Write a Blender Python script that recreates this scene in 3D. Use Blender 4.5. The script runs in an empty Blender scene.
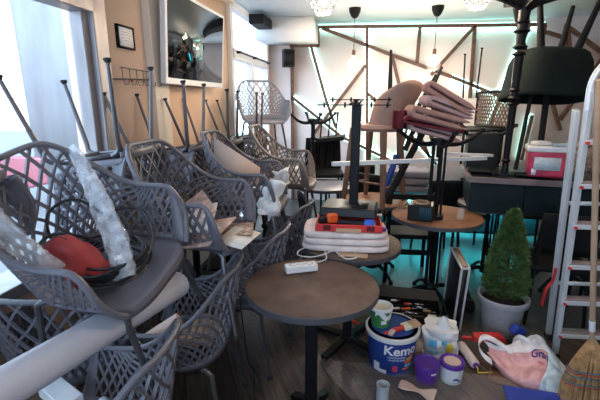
import bpy, bmesh, math, random
from math import sin, cos, pi, radians as R, sqrt, atan2
from mathutils import Vector, Matrix, noise, Euler
random.seed(7)
SC = bpy.context.scene
C = SC.collection
V = Vector

# ------------------------------------------------------------------ camera
cd = bpy.data.cameras.new('camera'); cam = bpy.data.objects.new('camera', cd); C.objects.link(cam)
cam.location = (0, 0, 1.65); cam.rotation_euler = (R(76), 0, R(9.6)); cd.lens = 24; cd.sensor_width = 36
cd.clip_start = .05; SC.camera = cam
SC.view_settings.view_transform = 'Standard'; SC.view_settings.look = 'None'
SC.view_settings.gamma = 1; SC.view_settings.use_curve_mapping = False
SC.view_settings.exposure = 0.12
# ------------------------------------------------------------------ world / light
W = bpy.data.worlds.new('world'); SC.world = W; W.use_nodes = True
bg = W.node_tree.nodes['Background']; bg.inputs[0].default_value = (.54, .75, 1, 1); bg.inputs[1].default_value = 5.5
def area(name, loc, rot, sx, sy, power, col, portal=False):
    l = bpy.data.lights.new(name, 'AREA'); l.shape = 'RECTANGLE'; l.size = sx; l.size_y = sy
    l.energy = power; l.color = col
    if portal: l.cycles.is_portal = True
    o = bpy.data.objects.new(name, l); C.objects.link(o); o.location = loc; o.rotation_euler = rot
    return o
area('window_portal', (-1.8, .3, 1.4), (0, R(-90), 0), 1.9, 3.9, 1, (1, 1, 1), True)
area('door_portal', (-1.8, 5.6, 1.45), (0, R(-90), 0), 2.8, 1.75, 1, (1, 1, 1), True)
area('shopfront_portal', (-.3, -1.62, 1.4), (R(90), 0, 0), 2.0, 1.6, 1, (1, 1, 1), True)

# ------------------------------------------------------------------ picture ray -> room point
_PI, _YA = R(14), R(9.6)
def at(px, py, x=None, y=None, z=None):
    r = px-300; u = 200-py; f = 400*cos(_PI)+u*sin(_PI); w = u*cos(_PI)-400*sin(_PI)
    d = V((r*cos(_YA)-f*sin(_YA), f*cos(_YA)+r*sin(_YA), w))
    t = x/d.x if x is not None else y/d.y if y is not None else (z-1.65)/d.z
    return V((d.x*t, d.y*t, 1.65+d.z*t))

# ------------------------------------------------------------------ materials
MC = {}
def mat(name, col, rough=.5, metal=0, var=.12, scale=8, bump=0, bscale=60, emit=None, es=1, trans=0, coat=0, stretch=None, spec=.5, sss=0):
    m = bpy.data.materials.new(name); m.use_nodes = True; nt = m.node_tree; N = nt.nodes; L = nt.links
    b = N['Principled BSDF']; b.inputs['Roughness'].default_value = rough; b.inputs['Metallic'].default_value = metal
    b.inputs['Specular IOR Level'].default_value = spec; b.inputs['Coat Weight'].default_value = coat
    b.inputs['Transmission Weight'].default_value = trans
    c = tuple(col)+(1,)
    b.inputs['Base Color'].default_value = c
    tc = N.new('ShaderNodeTexCoord'); mp = N.new('ShaderNodeMapping'); L.new(tc.outputs['Object'], mp.inputs[0])
    if stretch: mp.inputs['Scale'].default_value = stretch
    if var:
        n = N.new('ShaderNodeTexNoise'); n.inputs['Scale'].default_value = scale; n.inputs['Detail'].default_value = 4
        L.new(mp.outputs[0], n.inputs[0])
        r = N.new('ShaderNodeValToRGB'); r.color_ramp.elements[0].position = .3; r.color_ramp.elements[1].position = .7
        r.color_ramp.elements[0].color = tuple(x*(1-var) for x in col)+(1,); r.color_ramp.elements[1].color = tuple(min(1, x*(1+var)) for x in col)+(1,)
        L.new(n.outputs[0], r.inputs[0]); L.new(r.outputs[0], b.inputs['Base Color'])
    if bump:
        n2 = N.new('ShaderNodeTexNoise'); n2.inputs['Scale'].default_value = bscale; L.new(mp.outputs[0], n2.inputs[0])
        bp = N.new('ShaderNodeBump'); bp.inputs['Strength'].default_value = bump; bp.inputs['Distance'].default_value = .01
        L.new(n2.outputs[0], bp.inputs['Height']); L.new(bp.outputs[0], b.inputs['Normal'])
    if emit: b.inputs['Emission Color'].default_value = tuple(emit)+(1,); b.inputs['Emission Strength'].default_value = es
    MC[name] = m; return m
def clear_mat(name, tint, alpha, rough=.1):   # thin clear sheet: mix of see-through and gloss
    m = bpy.data.materials.new(name); m.use_nodes = True; nt = m.node_tree; N = nt.nodes; L = nt.links
    b = N['Principled BSDF']; b.inputs['Base Color'].default_value = tuple(tint)+(1,); b.inputs['Roughness'].default_value = rough
    tc = N.new('ShaderNodeTexCoord')
    n = N.new('ShaderNodeTexNoise'); n.inputs['Scale'].default_value = 18; n.inputs['Detail'].default_value = 3; L.new(tc.outputs['Object'], n.inputs[0])
    mr = N.new('ShaderNodeMapRange'); mr.inputs[1].default_value = .35; mr.inputs[2].default_value = .65
    mr.inputs[3].default_value = max(0, alpha-.18) if alpha > .2 else alpha; mr.inputs[4].default_value = min(1, alpha+.18) if alpha > .2 else alpha
    L.new(n.outputs[0], mr.inputs[0]); L.new(mr.outputs[0], b.inputs['Alpha'])
    MC[name] = m; return m
mat('wall', (.78, .69, .6), .85, var=.03, scale=2, bump=.05)
mat('feature_wall', (.92, .78, .72), .8, var=.05, scale=1.5)
mat('peach_wall', (.72, .5, .36), .85, var=.04, scale=2)
mat('ceiling', (.78, .78, .76), .9, var=.03, scale=1)
mat('beam_wood', (.11, .055, .035), .55, var=.4, scale=6, stretch=(3, 3, 3))
mat('shell', (.13, .125, .15), .42, var=.08, scale=10, bump=.06, bscale=200)
mat('shell_taupe', (.2, .165, .145), .42, var=.08, scale=10, bump=.06, bscale=200)
mat('shell_light', (.33, .34, .4), .4, var=.05)
mat('leg_steel', (.12, .115, .125), .38, metal=.65, var=.08)
mat('rubber', (.012, .012, .015), .6, var=.1)
mat('black_iron', (.007, .007, .009), .45, spec=.2, var=.2)
mat('black_matt', (.009, .009, .01), .6, var=.2, spec=.2)
mat('black_plastic', (.011, .011, .013), .4, var=.1, spec=.3)
mat('table_top', (.125, .08, .062), .5, var=.3, scale=7, bump=.05, bscale=30, spec=.15)
mat('table_top_brown', (.27, .13, .07), .5, var=.3, scale=6, spec=.12)
mat('table_edge', (.07, .07, .08), .4, var=.1)
mat('alu', (.7, .74, .78), .4, metal=.3, var=.06, stretch=(1, 1, .2))
mat('alu_frame', (.3, .27, .27), .4, metal=.5, var=.2, scale=5, stretch=(2, 2, .6))
mat('white_plastic', (.8, .8, .82), .4, var=.03)
mat('white_paint', (.75, .76, .78), .5, var=.03)
mat('cable_white', (.8, .78, .78), .45, var=.03)
mat('cable_black', (.012, .012, .014), .4, var=.1)
mat('red_plastic', (.62, .03, .03), .38, var=.1)
mat('red_bag', (.38, .035, .035), .5, var=.25, scale=10)
mat('orange', (.75, .12, .03), .4, var=.1)
mat('blue_lid', (.02, .07, .3), .38, var=.15)
mat('blue_body', (.02, .06, .3), .35, var=.08)
mat('blue_paint', (.03, .12, .6), .35, var=.1)
mat('green_pot', (.05, .22, .07), .45, var=.2)
mat('purple', (.11, .03, .32), .35, var=.1)
mat('cream', (.78, .72, .55), .6, var=.1)
mat('towel', (.82, .7, .68), .95, var=.1, scale=20, bump=.6, bscale=220)
mat('cushion_pink', (.38, .2, .165), .9, var=.12, scale=12, bump=.3, bscale=200)
mat('cushion_pale', (.42, .27, .27), .9, var=.12, scale=12, bump=.3, bscale=200)
mat('maroon', (.12, .008, .015), .85, var=.2, bump=.2)
mat('tub_shell', (.32, .2, .16), .6, var=.1, bump=.1)
mat('leg_wood', (.2, .1, .06), .5, var=.3, scale=8, stretch=(4, 4, 1))
mat('wicker', (.15, .085, .055), .6, var=.3, scale=20)
mat('cardboard', (.55, .35, .22), .85, var=.1)
mat('pink_board', (.68, .5, .42), .8, var=.06)
mat('paper', (.78, .75, .72), .8, var=.08, scale=20)
mat('magazine', (.6, .4, .33), .5, var=.5, scale=22)
mat('leaflet', (.4, .28, .22), .5, var=.9, scale=30)
mat('pot_grey', (.36, .35, .38), .5, var=.05)
mat('soil', (.02, .013, .01), .95, var=.5, scale=60, bump=1)
mat('foliage', (.07, .13, .03), .6, var=.5, scale=25)
mat('bark', (.08, .05, .03), .8)
mat('straw', (.5, .3, .14), .75, var=.35, scale=30)
mat('broom_wood', (.45, .3, .2), .6, var=.2)
mat('thread_blue', (.05, .16, .25), .8, var=.2)
mat('thread_red', (.5, .06, .05), .8, var=.2)
mat('tile', (.15, .17, .17), .3, var=.2, scale=3)
mat('bench_fabric', (.17, .16, .19), .8, var=.15, bump=.2)
mat('dark_box', (.008, .017, .021), .5, var=.2, spec=.25)
mat('dark_rim', (.2, .15, .15), .4, var=.2)
mat('blue_slats', (.01, .07, .11), .4, var=.2)
mat('chrome', (.8, .8, .82), .25, metal=1, var=.1)
mat('print_white', (.85, .85, .9), .5, var=.03)
mat('print_blue', (.02, .05, .35), .5, var=.05)
mat('print_light_blue', (.15, .5, .75), .5, var=.05)
mat('print_yellow', (.75, .55, .05), .5, var=.05)
mat('print_orange', (.8, .15, .03), .5, var=.05)
mat('print_grey', (.3, .32, .36), .5, var=.05)
mat('pinkbucket', (.62, .05, .12), .4, var=.3, scale=9)
mat('green_dark', (.008, .014, .013), .8, spec=.15, var=.2, bump=.2)
mat('grey_pvc', (.5, .5, .56), .35, var=.04)
mat('facade', (.34, .34, .35), .9, var=.12, scale=3, stretch=(1, 1, .35))
mat('street', (.2, .2, .2), .9, var=.1)
mat('car_red', (.4, .03, .06), .3, coat=.6, var=.02)
mat('led', (.1, .9, .8), .5, var=0, emit=(.5, 1, .93), es=6)
mat('led_floor', (.1, .9, .8), .5, var=0, emit=(.06, .85, .95), es=3)
mat('bulb', (1, .8, .6), .5, var=0, emit=(1, .8, .6), es=12)
clear_mat('glass', (.9, .95, 1), .08, .03)
clear_mat('bulb_glass', (.9, .85, .8), .05, .05)
clear_mat('film', (.9, .93, 1), .3, .12)
clear_mat('film_floor', (.5, .45, .45), .2, .15)
clear_mat('bag_white', (.85, .8, .82), .82, .35)
clear_mat('bag_pink', (.8, .42, .42), .88, .4)
clear_mat('bag_blue', (.66, .78, .86), .85, .35)

def screen_mat():   # dark glossy switched-off screen
    return mat('screen', (.3, .33, .33), .06, metal=1, var=0)
screen_mat()

def floor_mat():
    m = bpy.data.materials.new('floor_planks'); m.use_nodes = True; nt = m.node_tree; N = nt.nodes; L = nt.links
    b = N['Principled BSDF']; tc = N.new('ShaderNodeTexCoord'); mp = N.new('ShaderNodeMapping'); L.new(tc.outputs['Object'], mp.inputs[0])
    mp.inputs['Rotation'].default_value = (0, 0, R(62))
    br = N.new('ShaderNodeTexBrick'); br.inputs['Scale'].default_value = 1; br.inputs['Brick Width'].default_value = .9; br.inputs['Row Height'].default_value = .14
    br.inputs['Mortar Size'].default_value = .004; br.inputs['Color1'].default_value = (.11, .077, .064, 1); br.inputs['Color2'].default_value = (.052, .038, .034, 1)
    br.inputs['Mortar'].default_value = (.015, .012, .012, 1); L.new(mp.outputs[0], br.inputs[0])
    m2 = N.new('ShaderNodeMapping'); m2.inputs['Scale'].default_value = (1.5, 18, 1); L.new(mp.outputs[0], m2.inputs[0])
    n = N.new('ShaderNodeTexNoise'); n.inputs['Scale'].default_value = 2.5; n.inputs['Detail'].default_value = 6; L.new(m2.outputs[0], n.inputs[0])
    r = N.new('ShaderNodeValToRGB'); r.color_ramp.elements[0].position = .3; r.color_ramp.elements[1].position = .75
    r.color_ramp.elements[0].color = (.35, .35, .37, 1); r.color_ramp.elements[1].color = (1.7, 1.6, 1.5, 1); L.new(n.outputs[0], r.inputs[0])
    mx = N.new('ShaderNodeMix'); mx.data_type = 'RGBA'; mx.blend_type = 'MULTIPLY'; mx.inputs[0].default_value = 1
    L.new(br.outputs[0], mx.inputs[6]); L.new(r.outputs[0], mx.inputs[7]); L.new(mx.outputs[2], b.inputs['Base Color'])
    b.inputs['Roughness'].default_value = .38; MC['floor_planks'] = m
floor_mat()
def tile_mat():
    m = bpy.data.materials.new('floor_tiles'); m.use_nodes = True; nt = m.node_tree; N = nt.nodes; L = nt.links
    b = N['Principled BSDF']; tc = N.new('ShaderNodeTexCoord')
    br = N.new('ShaderNodeTexBrick'); br.offset = 0; br.inputs['Scale'].default_value = 1; br.inputs['Brick Width'].default_value = .33; br.inputs['Row Height'].default_value = .33
    br.inputs['Mortar Size'].default_value = .006; br.inputs['Color1'].default_value = (.065, .07, .07, 1); br.inputs['Color2'].default_value = (.04, .047, .05, 1)
    br.inputs['Mortar'].default_value = (.03, .035, .035, 1); L.new(tc.outputs['Object'], br.inputs[0]); L.new(br.outputs[0], b.inputs['Base Color'])
    b.inputs['Roughness'].default_value = .3; MC['floor_tiles'] = m
tile_mat()

# ------------------------------------------------------------------ mesh builder
class MB:
    def __init__(s): s.v = []; s.f = []
    def add(s, vs, fs):
        k = len(s.v); s.v += [V(p) for p in vs]; s.f += [tuple(i+k for i in f) for f in fs]; return s
    def box(s, c, d, rot=None, taper=1):
        M = Euler(rot).to_matrix() if rot else Matrix.Identity(3); c = V(c)
        vs = []
        for z in (-1, 1):
            t = taper if z > 0 else 1
            for x, y in ((-1, -1), (1, -1), (1, 1), (-1, 1)): vs.append(c+M@V((x*d[0]/2*t, y*d[1]/2*t, z*d[2]/2)))
        return s.add(vs, [(0, 3, 2, 1), (4, 5, 6, 7), (0, 1, 5, 4), (1, 2, 6, 5), (2, 3, 7, 6), (3, 0, 4, 7)])
    def bar(s, a, b, w, h, up=(0, 0, 1)):       # box beam between two points
        a = V(a); b = V(b); d = (b-a).normalized(); u = V(up)
        sd = d.cross(u)
        if sd.length < 1e-3: sd = d.cross(V((1, 0, 0)))
        sd.normalize(); u = sd.cross(d)
        vs = [p+sd*(x*w/2)+u*(z*h/2) for p in (a, b) for x, z in ((-1, -1), (1, -1), (1, 1), (-1, 1))]
        return s.add(vs, [(0, 1, 2, 3), (7, 6, 5, 4), (0, 4, 5, 1), (1, 5, 6, 2), (2, 6, 7, 3), (3, 7, 4, 0)])
    def tube(s, pts, r, n=8, closed=False, caps=True):
        pts = [V(p) for p in pts]; m = len(pts); rr = r if isinstance(r, (list, tuple)) else [r]*m
        T = []
        for i in range(m):
            a = pts[i-1] if (i or closed) else pts[i]; b = pts[(i+1) % m] if (i < m-1 or closed) else pts[i]
            T.append((b-a).normalized() if (b-a).length > 1e-9 else V((0, 0, 1)))
        u = T[0].orthogonal().normalized(); vs = []
        for i in range(m):
            u = (u-T[i]*u.dot(T[i])); u = u.normalized() if u.length > 1e-6 else T[i].orthogonal().normalized()
            w = T[i].cross(u)
            for k in range(n):
                a = 2*pi*k/n; vs.append(pts[i]+(u*cos(a)+w*sin(a))*rr[i])
        fs = []
        for i in range(m if closed else m-1):
            j = (i+1) % m
            for k in range(n): fs.append((i*n+k, i*n+(k+1) % n, j*n+(k+1) % n, j*n+k))
        if caps and not closed: fs += [tuple(range(n-1, -1, -1)), tuple((m-1)*n+k for k in range(n))]
        return s.add(vs, fs)
    def lathe(s, prof, c=(0, 0, 0), n=32, M=None):  # profile [(r,z)]
        c = V(c); vs = []
        for r, z in prof:
            for k in range(n):
                p = V((r*cos(2*pi*k/n), r*sin(2*pi*k/n), z)); vs.append(c+(M@p if M else p))
        fs = []
        for i in range(len(prof)-1):
            for k in range(n): fs.append((i*n+k, i*n+(k+1) % n, (i+1)*n+(k+1) % n, (i+1)*n+k))
        if prof[0][0] > 1e-5 and prof[-1][0] > 1e-5: return s.add(vs, fs)
        if prof[0][0] > 1e-5: fs.append(tuple(range(n-1, -1, -1)))
        if prof[-1][0] > 1e-5: fs.append(tuple((len(prof)-1)*n+k for k in range(n)))
        return s.add(vs, fs)
    def grid(s, fn, nu, nv):
        vs = [fn(i/nu, j/nv) for j in range(nv+1) for i in range(nu+1)]
        fs = [(j*(nu+1)+i, j*(nu+1)+i+1, (j+1)*(nu+1)+i+1, (j+1)*(nu+1)+i) for j in range(nv) for i in range(nu)]
        return s.add(vs, fs)
    def build(s, name, m, parent=None, bevel=0, solid=0, flat=False, subd=0, ang=38):
        me = bpy.data.meshes.new(name); me.from_pydata([tuple(v) for v in s.v], [], s.f)
        bm = bmesh.new(); bm.from_mesh(me); bmesh.ops.recalc_face_normals(bm, faces=bm.faces)
        for e in bm.edges:
            if len(e.link_faces) == 2 and e.calc_face_angle(0) > R(ang): e.smooth = False
        bm.to_mesh(me); bm.free()
        if not flat: me.polygons.foreach_set('use_smooth', [True]*len(me.polygons))
        o = bpy.data.objects.new(name, me); C.objects.link(o); me.materials.append(MC[m])
        if parent: o.parent = parent
        if bevel:
            b = o.modifiers.new('bevel', 'BEVEL'); b.width = bevel; b.segments = 2; b.limit_method = 'ANGLE'; b.angle_limit = R(40); b.harden_normals = False
        if solid: q = o.modifiers.new('solid', 'SOLIDIFY'); q.thickness = solid; q.offset = 0
        if subd: q = o.modifiers.new('sub', 'SUBSURF'); q.levels = q.render_levels = subd
        return o
def tag(o, label=None, cat=None, group=None, kind=None):
    if label: o['label'] = label
    if cat: o['category'] = cat
    if group: o['group'] = group
    if kind: o['kind'] = kind
    return o
def thing(name, label, cat, loc=(0, 0, 0), rot=(0, 0, 0), group=None):
    o = bpy.data.objects.new(name, None); C.objects.link(o); o.empty_display_size = .1
    o.location = loc; o.rotation_euler = rot; return tag(o, label, cat, group)
def dup(root, loc, rot, label, group=None, scale=1, swap=None):
    def cp(o, par):
        c = o.copy(); C.objects.link(c); c.parent = par
        if swap and o.type == 'MESH' and o.data.materials and o.data.materials[0].name in swap:
            c.material_slots[0].link = 'OBJECT'; c.material_slots[0].material = MC[swap[o.data.materials[0].name]]
        for ch in CH.get(o.name, []): cp(ch, c)
        return c
    CH = {}
    for o in bpy.data.objects:
        if o.parent: CH.setdefault(o.parent.name, []).append(o)
    r = cp(root, None); r.location = loc; r.rotation_euler = rot; r['label'] = label; r.scale = (scale,)*3
    if group: r['group'] = group
    return r
def struct(name, mb, m, parent=None, **k):
    o = mb.build(name, m, parent, **k)
    if not parent: o['kind'] = 'structure'
    return o
def text_mesh(name, s, size, m, parent, fn, ext=.001, align='CENTER', bold=0):
    cu = bpy.data.curves.new('t', 'FONT'); cu.body = s; cu.size = size; cu.align_x = align; cu.align_y = 'CENTER'; cu.extrude = ext; cu.offset = bold
    cu.resolution_u = 3
    o = bpy.data.objects.new('t', cu); C.objects.link(o); bpy.context.view_layer.update()
    me = bpy.data.meshes.new_from_object(o.evaluated_get(bpy.context.evaluated_depsgraph_get())); C.objects.unlink(o); bpy.data.objects.remove(o)
    me.name = name; me.materials.clear(); me.materials.append(MC[m])
    for v in me.vertices: v.co = fn(v.co)
    q = bpy.data.objects.new(name, me); C.objects.link(q); q.parent = parent; return q
def nz(p, s=1, k=0): return noise.noise(V(p)*s+V((k*7.3, k*3.1, k*5.7)))

# ================================================================== SETTING
XW, YB, ZC = -1.65, 6.6, 2.78
struct('floor', MB().grid(lambda u, v: V((-1.7+6.0*u, -1.8+4.7*v, 0)), 4, 4), 'floor_planks')
struct('floor_tiled', MB().grid(lambda u, v: V((-1.7+6.0*u, 2.9+3.8*v, 0)), 4, 4), 'floor_tiles')
cb = MB().box((1.3, 2.4, ZC+.05), (6.1, 8.6, .1)); cb.box((-.83-.4, 6.25, 2.635), (.82, .7, .29))
struct('ceiling', cb, 'ceiling')
# left wall with openings: window_1 y -1.2..2.24 z .45..2.17 (+transom), window_2 y 4.75..6.45 z 0..2.75
wl = MB()
for y0, y1, z0, z1 in ((-1.8, -1.3, 0, ZC), (-1.3, 2.33, 0, .78), (2.33, 4.72, 0, ZC), (6.5, 6.7, 0, ZC)):
    wl.box((XW-.1, (y0+y1)/2, (z0+z1)/2), (.2, y1-y0, z1-z0))
struct('wall_left', wl, 'peach_wall')
struct('trim_1', MB().box((XW+.03, 3.0, ZC/2), (.06, .22, ZC)), 'wall', bevel=.004)
struct('wall_back', MB().box((1.3, YB+.1, ZC/2), (6.1, .2, ZC)), 'feature_wall')
struct('wall_right', MB().box((4.3, 2.4, ZC/2), (.2, 8.6, ZC)), 'wall')
wf = MB()
for x0, x1, z0, z1 in ((-1.8, -1.3, 0, ZC), (.7, 4.3, 0, ZC), (-1.3, .7, 0, .6), (-1.3, .7, 2.2, ZC)):
    wf.box(((x0+x1)/2, -1.7, (z0+z1)/2), (x1-x0, .2, z1-z0))
struct('wall_front', wf, 'wall')
# shopfront window behind the camera
w3 = MB()
for x in (-1.27, -.3, .67): w3.box((x, -1.66, 1.4), (.06, .08, 1.6))
w3.box((-.3, -1.66, .63), (2.0, .08, .06)); w3.box((-.3, -1.66, 2.17), (2.0, .08, .06))
w3o = struct('window_3', w3, 'alu_frame')
# window 1 (big shop window, left)
f1 = MB()
f1.box((XW+.0, 2.29, 1.6), (.16, .12, 2.36))          # jamb
f1.box((XW+.0, 2.21, 1.3), (.08, .05, 1.72), ); f1.box((XW+.02, .5, 2.2), (.12, 3.55, .13)); f1.box((XW-.02, .5, 2.74), (.12, 3.6, .08))
f1.box((XW-.0, .5, .8), (.2, 3.6, .06)); f1.box((XW-.02, -1.25, 1.6), (.12, .1, 2.3)); f1.box((XW-.01, .45, 1.3), (.07, .05, 1.72))
w1 = struct('window_1', f1, 'alu_frame', bevel=.006)
g = MB().box((XW-.03, .5, 1.48), (.008, 3.5, 1.36)).build('pane', 'glass', w1)
g = MB().box((XW-.03, .5, 2.48), (.008, 3.5, .46)).build('pane', 'glass', w1)
# window 2 (glazed door and transom)
f2 = MB()
for y in (4.76, 6.46): f2.box((XW, y, 1.39), (.1, .09, 2.76))
f2.box((XW, 5.6, 2.19), (.1, 1.7, .12)); f2.box((XW, 5.6, 2.73), (.1, 1.7, .08)); f2.box((XW, 5.6, .05), (.1, 1.7, .1))
f2.box((XW, 5.62, 1.1), (.08, .1, 2.1)); f2.box((XW, 5.6, 1.0), (.08, 1.7, .08))
w2 = struct('window_2', f2, 'white_paint', bevel=.005)
MB().box((XW-.02, 5.6, 1.12), (.008, 1.62, 2.1)).build('pane', 'glass', w2)
MB().box((XW-.02, 5.6, 2.45), (.008, 1.62, .48)).build('pane', 'glass', w2)
rl = MB().tube([(XW+.09, 4.9, 2.21), (XW+.09, 6.4, 2.21)], .008)
for y in (4.9, 5.6, 6.4): rl.tube([(XW+.04, y, 2.21), (XW+.1, y, 2.21)], .014)
rl.build('curtain_rail', 'black_iron', w2)
struct('trim_2', MB().box((-1.5, 5.7, 2.68), (.2, .5, .12)), 'black_matt', bevel=.004)
struct('trim_3', MB().box((XW+.06, 3.4, 2.74), (.1, 2.6, .07)), 'wall', bevel=.004)

# feature wall battens on the back wall
def wp(px, py, y=6.55): return at(px, py, y=y)
segs = [((318, 27), (470, 25.5), 1), ((470, 25.5), (546, 24.5), 1), ((318, 26), (318, 47), 0), ((290, 45.5), (319, 45.5), 0), ((292, 45), (293, 215), 0),
        ((322, 28), (392, 55), 0), ((392, 55), (452, 77), 0), ((452, 77), (512, 101), 1), ((367, 28), (367, 185), 1), ((366, 65), (312, 136), 0),
        ((311, 46), (326, 100), 1), ((326, 100), (336, 128), 1), ((392, 56), (403, 100), 0), ((403, 100), (430, 158), 0), ((420, 27), (417, 64), 0),
        ((475, 26), (450, 54), 0), ((450, 54), (431, 75), 0), ((475, 26), (470, 98), 0), ((545, 25), (537, 62), 0), ((529, 26), (500, 97), 1), ((500, 97), (488, 130), 1),
        ((546, 32), (564, 37.5), 0), ((567, 23), (561, 60), 0), ((567, 26), (612, 60), 0), ((568, 30), (571, 70), 0), ((612, 45), (560, 120), 0),
        ((292, 97), (342, 137), 1), ((342, 137), (400, 165), 1), ((367, 93), (376, 101), 0), ((412, 136), (436, 164), 1), ((508, 75), (520, 72), 0), ((584, 60), (574, 80), 0),
        ((415, 100), (398, 160), 1), ((540, 60), (560, 130), 0), ((532, 115), (521, 160), 1)]
for i, (a, b, led) in enumerate(segs):
    A = wp(*a); B = wp(*b)
    o = MB().bar(A, B, .048, .055, up=(0, -1, 0)).build('trim_%d' % (i+4), 'beam_wood', bevel=.003); o['kind'] = 'structure'
    if led:
        d = (B-A).normalized(); n = d.cross(V((0, 1, 0))).normalized()
        sgn = 1 if i in (10, 11, 9, 6) else (-1)
        o2 = MB().bar(A+V((0, .03, 0)), B+V((0, .03, 0)), .075, .01, up=(0, -1, 0)).build('led_strip', 'led', o)

# outside
struct('exterior_ground', MB().grid(lambda u, v: V((-22+20.2*u, -12+34*v, -.15)), 2, 2), 'street')
fb = MB().box((-7.0, 10.7, 3), (.3, 6.2, 6.3))
for y in (9.2, 10.8, 12.4):
    fb.box((-6.83, y, 1.9), (.06, .9, 1.3))
fo = fb.build('building', 'facade'); tag(fo, 'pale plastered facade across the street, seen through the large left window', 'building')
car = thing('car', 'red parked car outside the large left window', 'car', (-6.4, 4.1, -.15), (0, 0, R(90)))
cbm = MB()
prof = [(-2, .35), (-2, .75), (-1.9, .85), (-1.1, .92), (-.6, 1.38), (.6, 1.42), (1.2, .98), (1.95, .85), (2.05, .6), (2.02, .35)]
n_ = len(prof); cv = [V((x, s*.85*(0.82 if z > 1.2 else 1), z)) for s in (-1, 1) for x, z in prof]
cbm.add(cv, [tuple(range(n_)), tuple(range(2*n_-1, n_-1, -1))]+[(i, (i+1) % n_, n_+(i+1) % n_, n_+i) for i in range(n_)])
cbm.build('body', 'car_red', car, bevel=.05)
for sx in (-1.25, 1.25):
    for sy in (-.8, .8): MB().lathe([(.0, -.1), (.3, -.1), (.33, -.06), (.33, .06), (.3, .1), (0, .1)], (sx, sy, .33), 20, Euler((R(90), 0, 0)).to_matrix()).build('wheel', 'rubber', car)
for s in (-1, 1): MB().add([(-.95, s*.79, .98), (-.55, s*.72, 1.32), (.55, s*.72, 1.34), (1.0, s*.79, 1.0)], [(0, 1, 2, 3)]).build('side_window', 'black_plastic', car, solid=.02)

# ================================================================== CHAIRS
def plan(u, Wd, Bk, F, e=2.5):
    """U-shaped outline; u -1..1, 0 = middle of the back. returns x,y"""
    a = abs(u); sgn = -1 if u < 0 else 1
    k = .62
    if a <= k:
        t = a/k*pi/2; c = max(cos(t), 0); s_ = sin(t)
        return (-Bk*c**(2/e), sgn*Wd*s_**(2/e))
    return (F*(a-k)/(1-k), sgn*Wd)
def hrim(u):
    a = abs(u)
    def sm(t): t = max(0, min(1, t)); return t*t*(3-2*t)
    h = .885-.23*sm((a-.14)/.52)
    if a > .86: h -= .12*((a-.86)/.14)**2.4
    return h
def shell_pt(u, v):
    x0, y0 = plan(u, .215, .2, .215); x1, y1 = plan(u, .285, .29, .2)
    w = v**.75; return V((x0+(x1-x0)*w, y0+(y1-y0)*w, .43+(hrim(u)-.43)*v))
def make_armchair(name, label, rimmat='shell'):
    t = thing(name, label, 'chair')
    # seat pan with skirt and front lip
    s = MB()
    def pan(u, v):                       # u across, v front->back
        if v < .12:
            q = v/.12; e = abs(2*u-1); return V((.24-.012*q**2-.05*e**4, (u-.5)*.42, .40+.035*sin(q*pi/2)))
        q = (v-.12)/.88; x = .228-.05*abs(2*u-1)**4*(1-q)-.428*q
        hw = .215 if x > 0 else .215*max(0, 1-(abs(x)/.201)**2.5)**(1/2.5)
        return V((x, (u-.5)*2*hw, .435-.018*sin(q*pi)*sin(u*pi)))
    s.grid(pan, 14, 24)
    s.grid(lambda u, v: shell_pt(-1+2*u, v*.14), 48, 2)
    for sg in (-1, 1):
        s.grid(lambda u, v: shell_pt(sg*(.9+.1*u), v), 3, 8)
    s.build('seat', rimmat, t, solid=.01)
    # lattice
    l = MB(); n = 15; span = .62; 
    for dr in (-1, 1):
        for k in range(-n-8, n+9):
            u0 = k/n*1.0; pts = []
            for q in range(0, 19):
                v = .1+.9*q/18; tt = v*(hrim(max(-1, min(1, u0)))-.43)
                u = u0+dr*tt*.95
                if abs(u) > .92: continue
                pts.append(shell_pt(u, v))
            if len(pts) > 2: l.tube(pts[::2] if len(pts) > 8 else pts, .0076, 4, caps=False)
    l.build('lattice_back', 'shell', t)
    # rim
    us = [-1+2*i/60 for i in range(61)]
    pts = [shell_pt(-1, v/6) for v in range(0, 6)]+[shell_pt(u, 1) for u in us]+[shell_pt(1, 1-v/6) for v in range(1, 7)]
    MB().tube(pts, .0115, 8).build('rim', rimmat, t)
    # frame and legs
    fr = MB()
    for sy in (-1, 1): fr.tube([(.17, sy*.17, .415), (-.15, sy*.16, .415)], .011)
    fr.tube([(.14, -.17, .41), (.14, .17, .41)], .011); fr.tube([(-.12, -.17, .41), (-.12, .17, .41)], .011)
    fr.build('frame', 'leg_steel', t)
    for sx, sy in ((1, -1), (1, 1), (-1, 1), (-1, -1)):
        a = V((sx*.13, sy*.17, .415)); k = V((sx*.175, sy*.185, .40)); e = V((sx*.245, sy*.235, .015))
        lg = MB().tube([a, a.lerp(k, .7), k+V((sx*.006, 0, -.012)), k.lerp(e, .12), e], [.0125, .0125, .0125, .0125, .0095], 8).build('leg', 'leg_steel', t)
        MB().lathe([(.0, 0), (.017, 0), (.017, .008), (.011, .02), (0, .02)], e+V((0, 0, -.015)), 10).build('foot', 'rubber', lg)
    return t
G1 = 'upright lattice armchairs stacked along the window side'
G2 = 'lattice armchairs standing on the floor by the tables'
G3 = 'upturned lattice armchairs with legs in the air'
c0 = make_armchair('lattice_armchair', 'grey lattice armchair nearest the camera, holding cable coil and red bag')
c0.location = (-.957, 1.40, .60); c0.rotation_euler = (R(14.8), 0, R(-3)); c0['group'] = G1
tp = {'shell': 'shell_taupe'}
def ch(loc, deg, label, group, tilt=(0, 0), swap=None, sc=1): return dup(c0, loc, (R(tilt[0]), R(tilt[1]), R(deg)), label, group, sc, swap)
ch((-.82, 1.83, .56), 0, 'lattice armchair holding magazines in a clear bag, second of the upper row', G1)
ch((-.77, 2.55, .56), 4, 'lattice armchair with tan board and white plastic bag, third of the upper row', G1)
ch((-.66, 3.22, .56), 2, 'taupe lattice armchair at far end of the upper row, beyond the tan board', G1, swap=tp)
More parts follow.
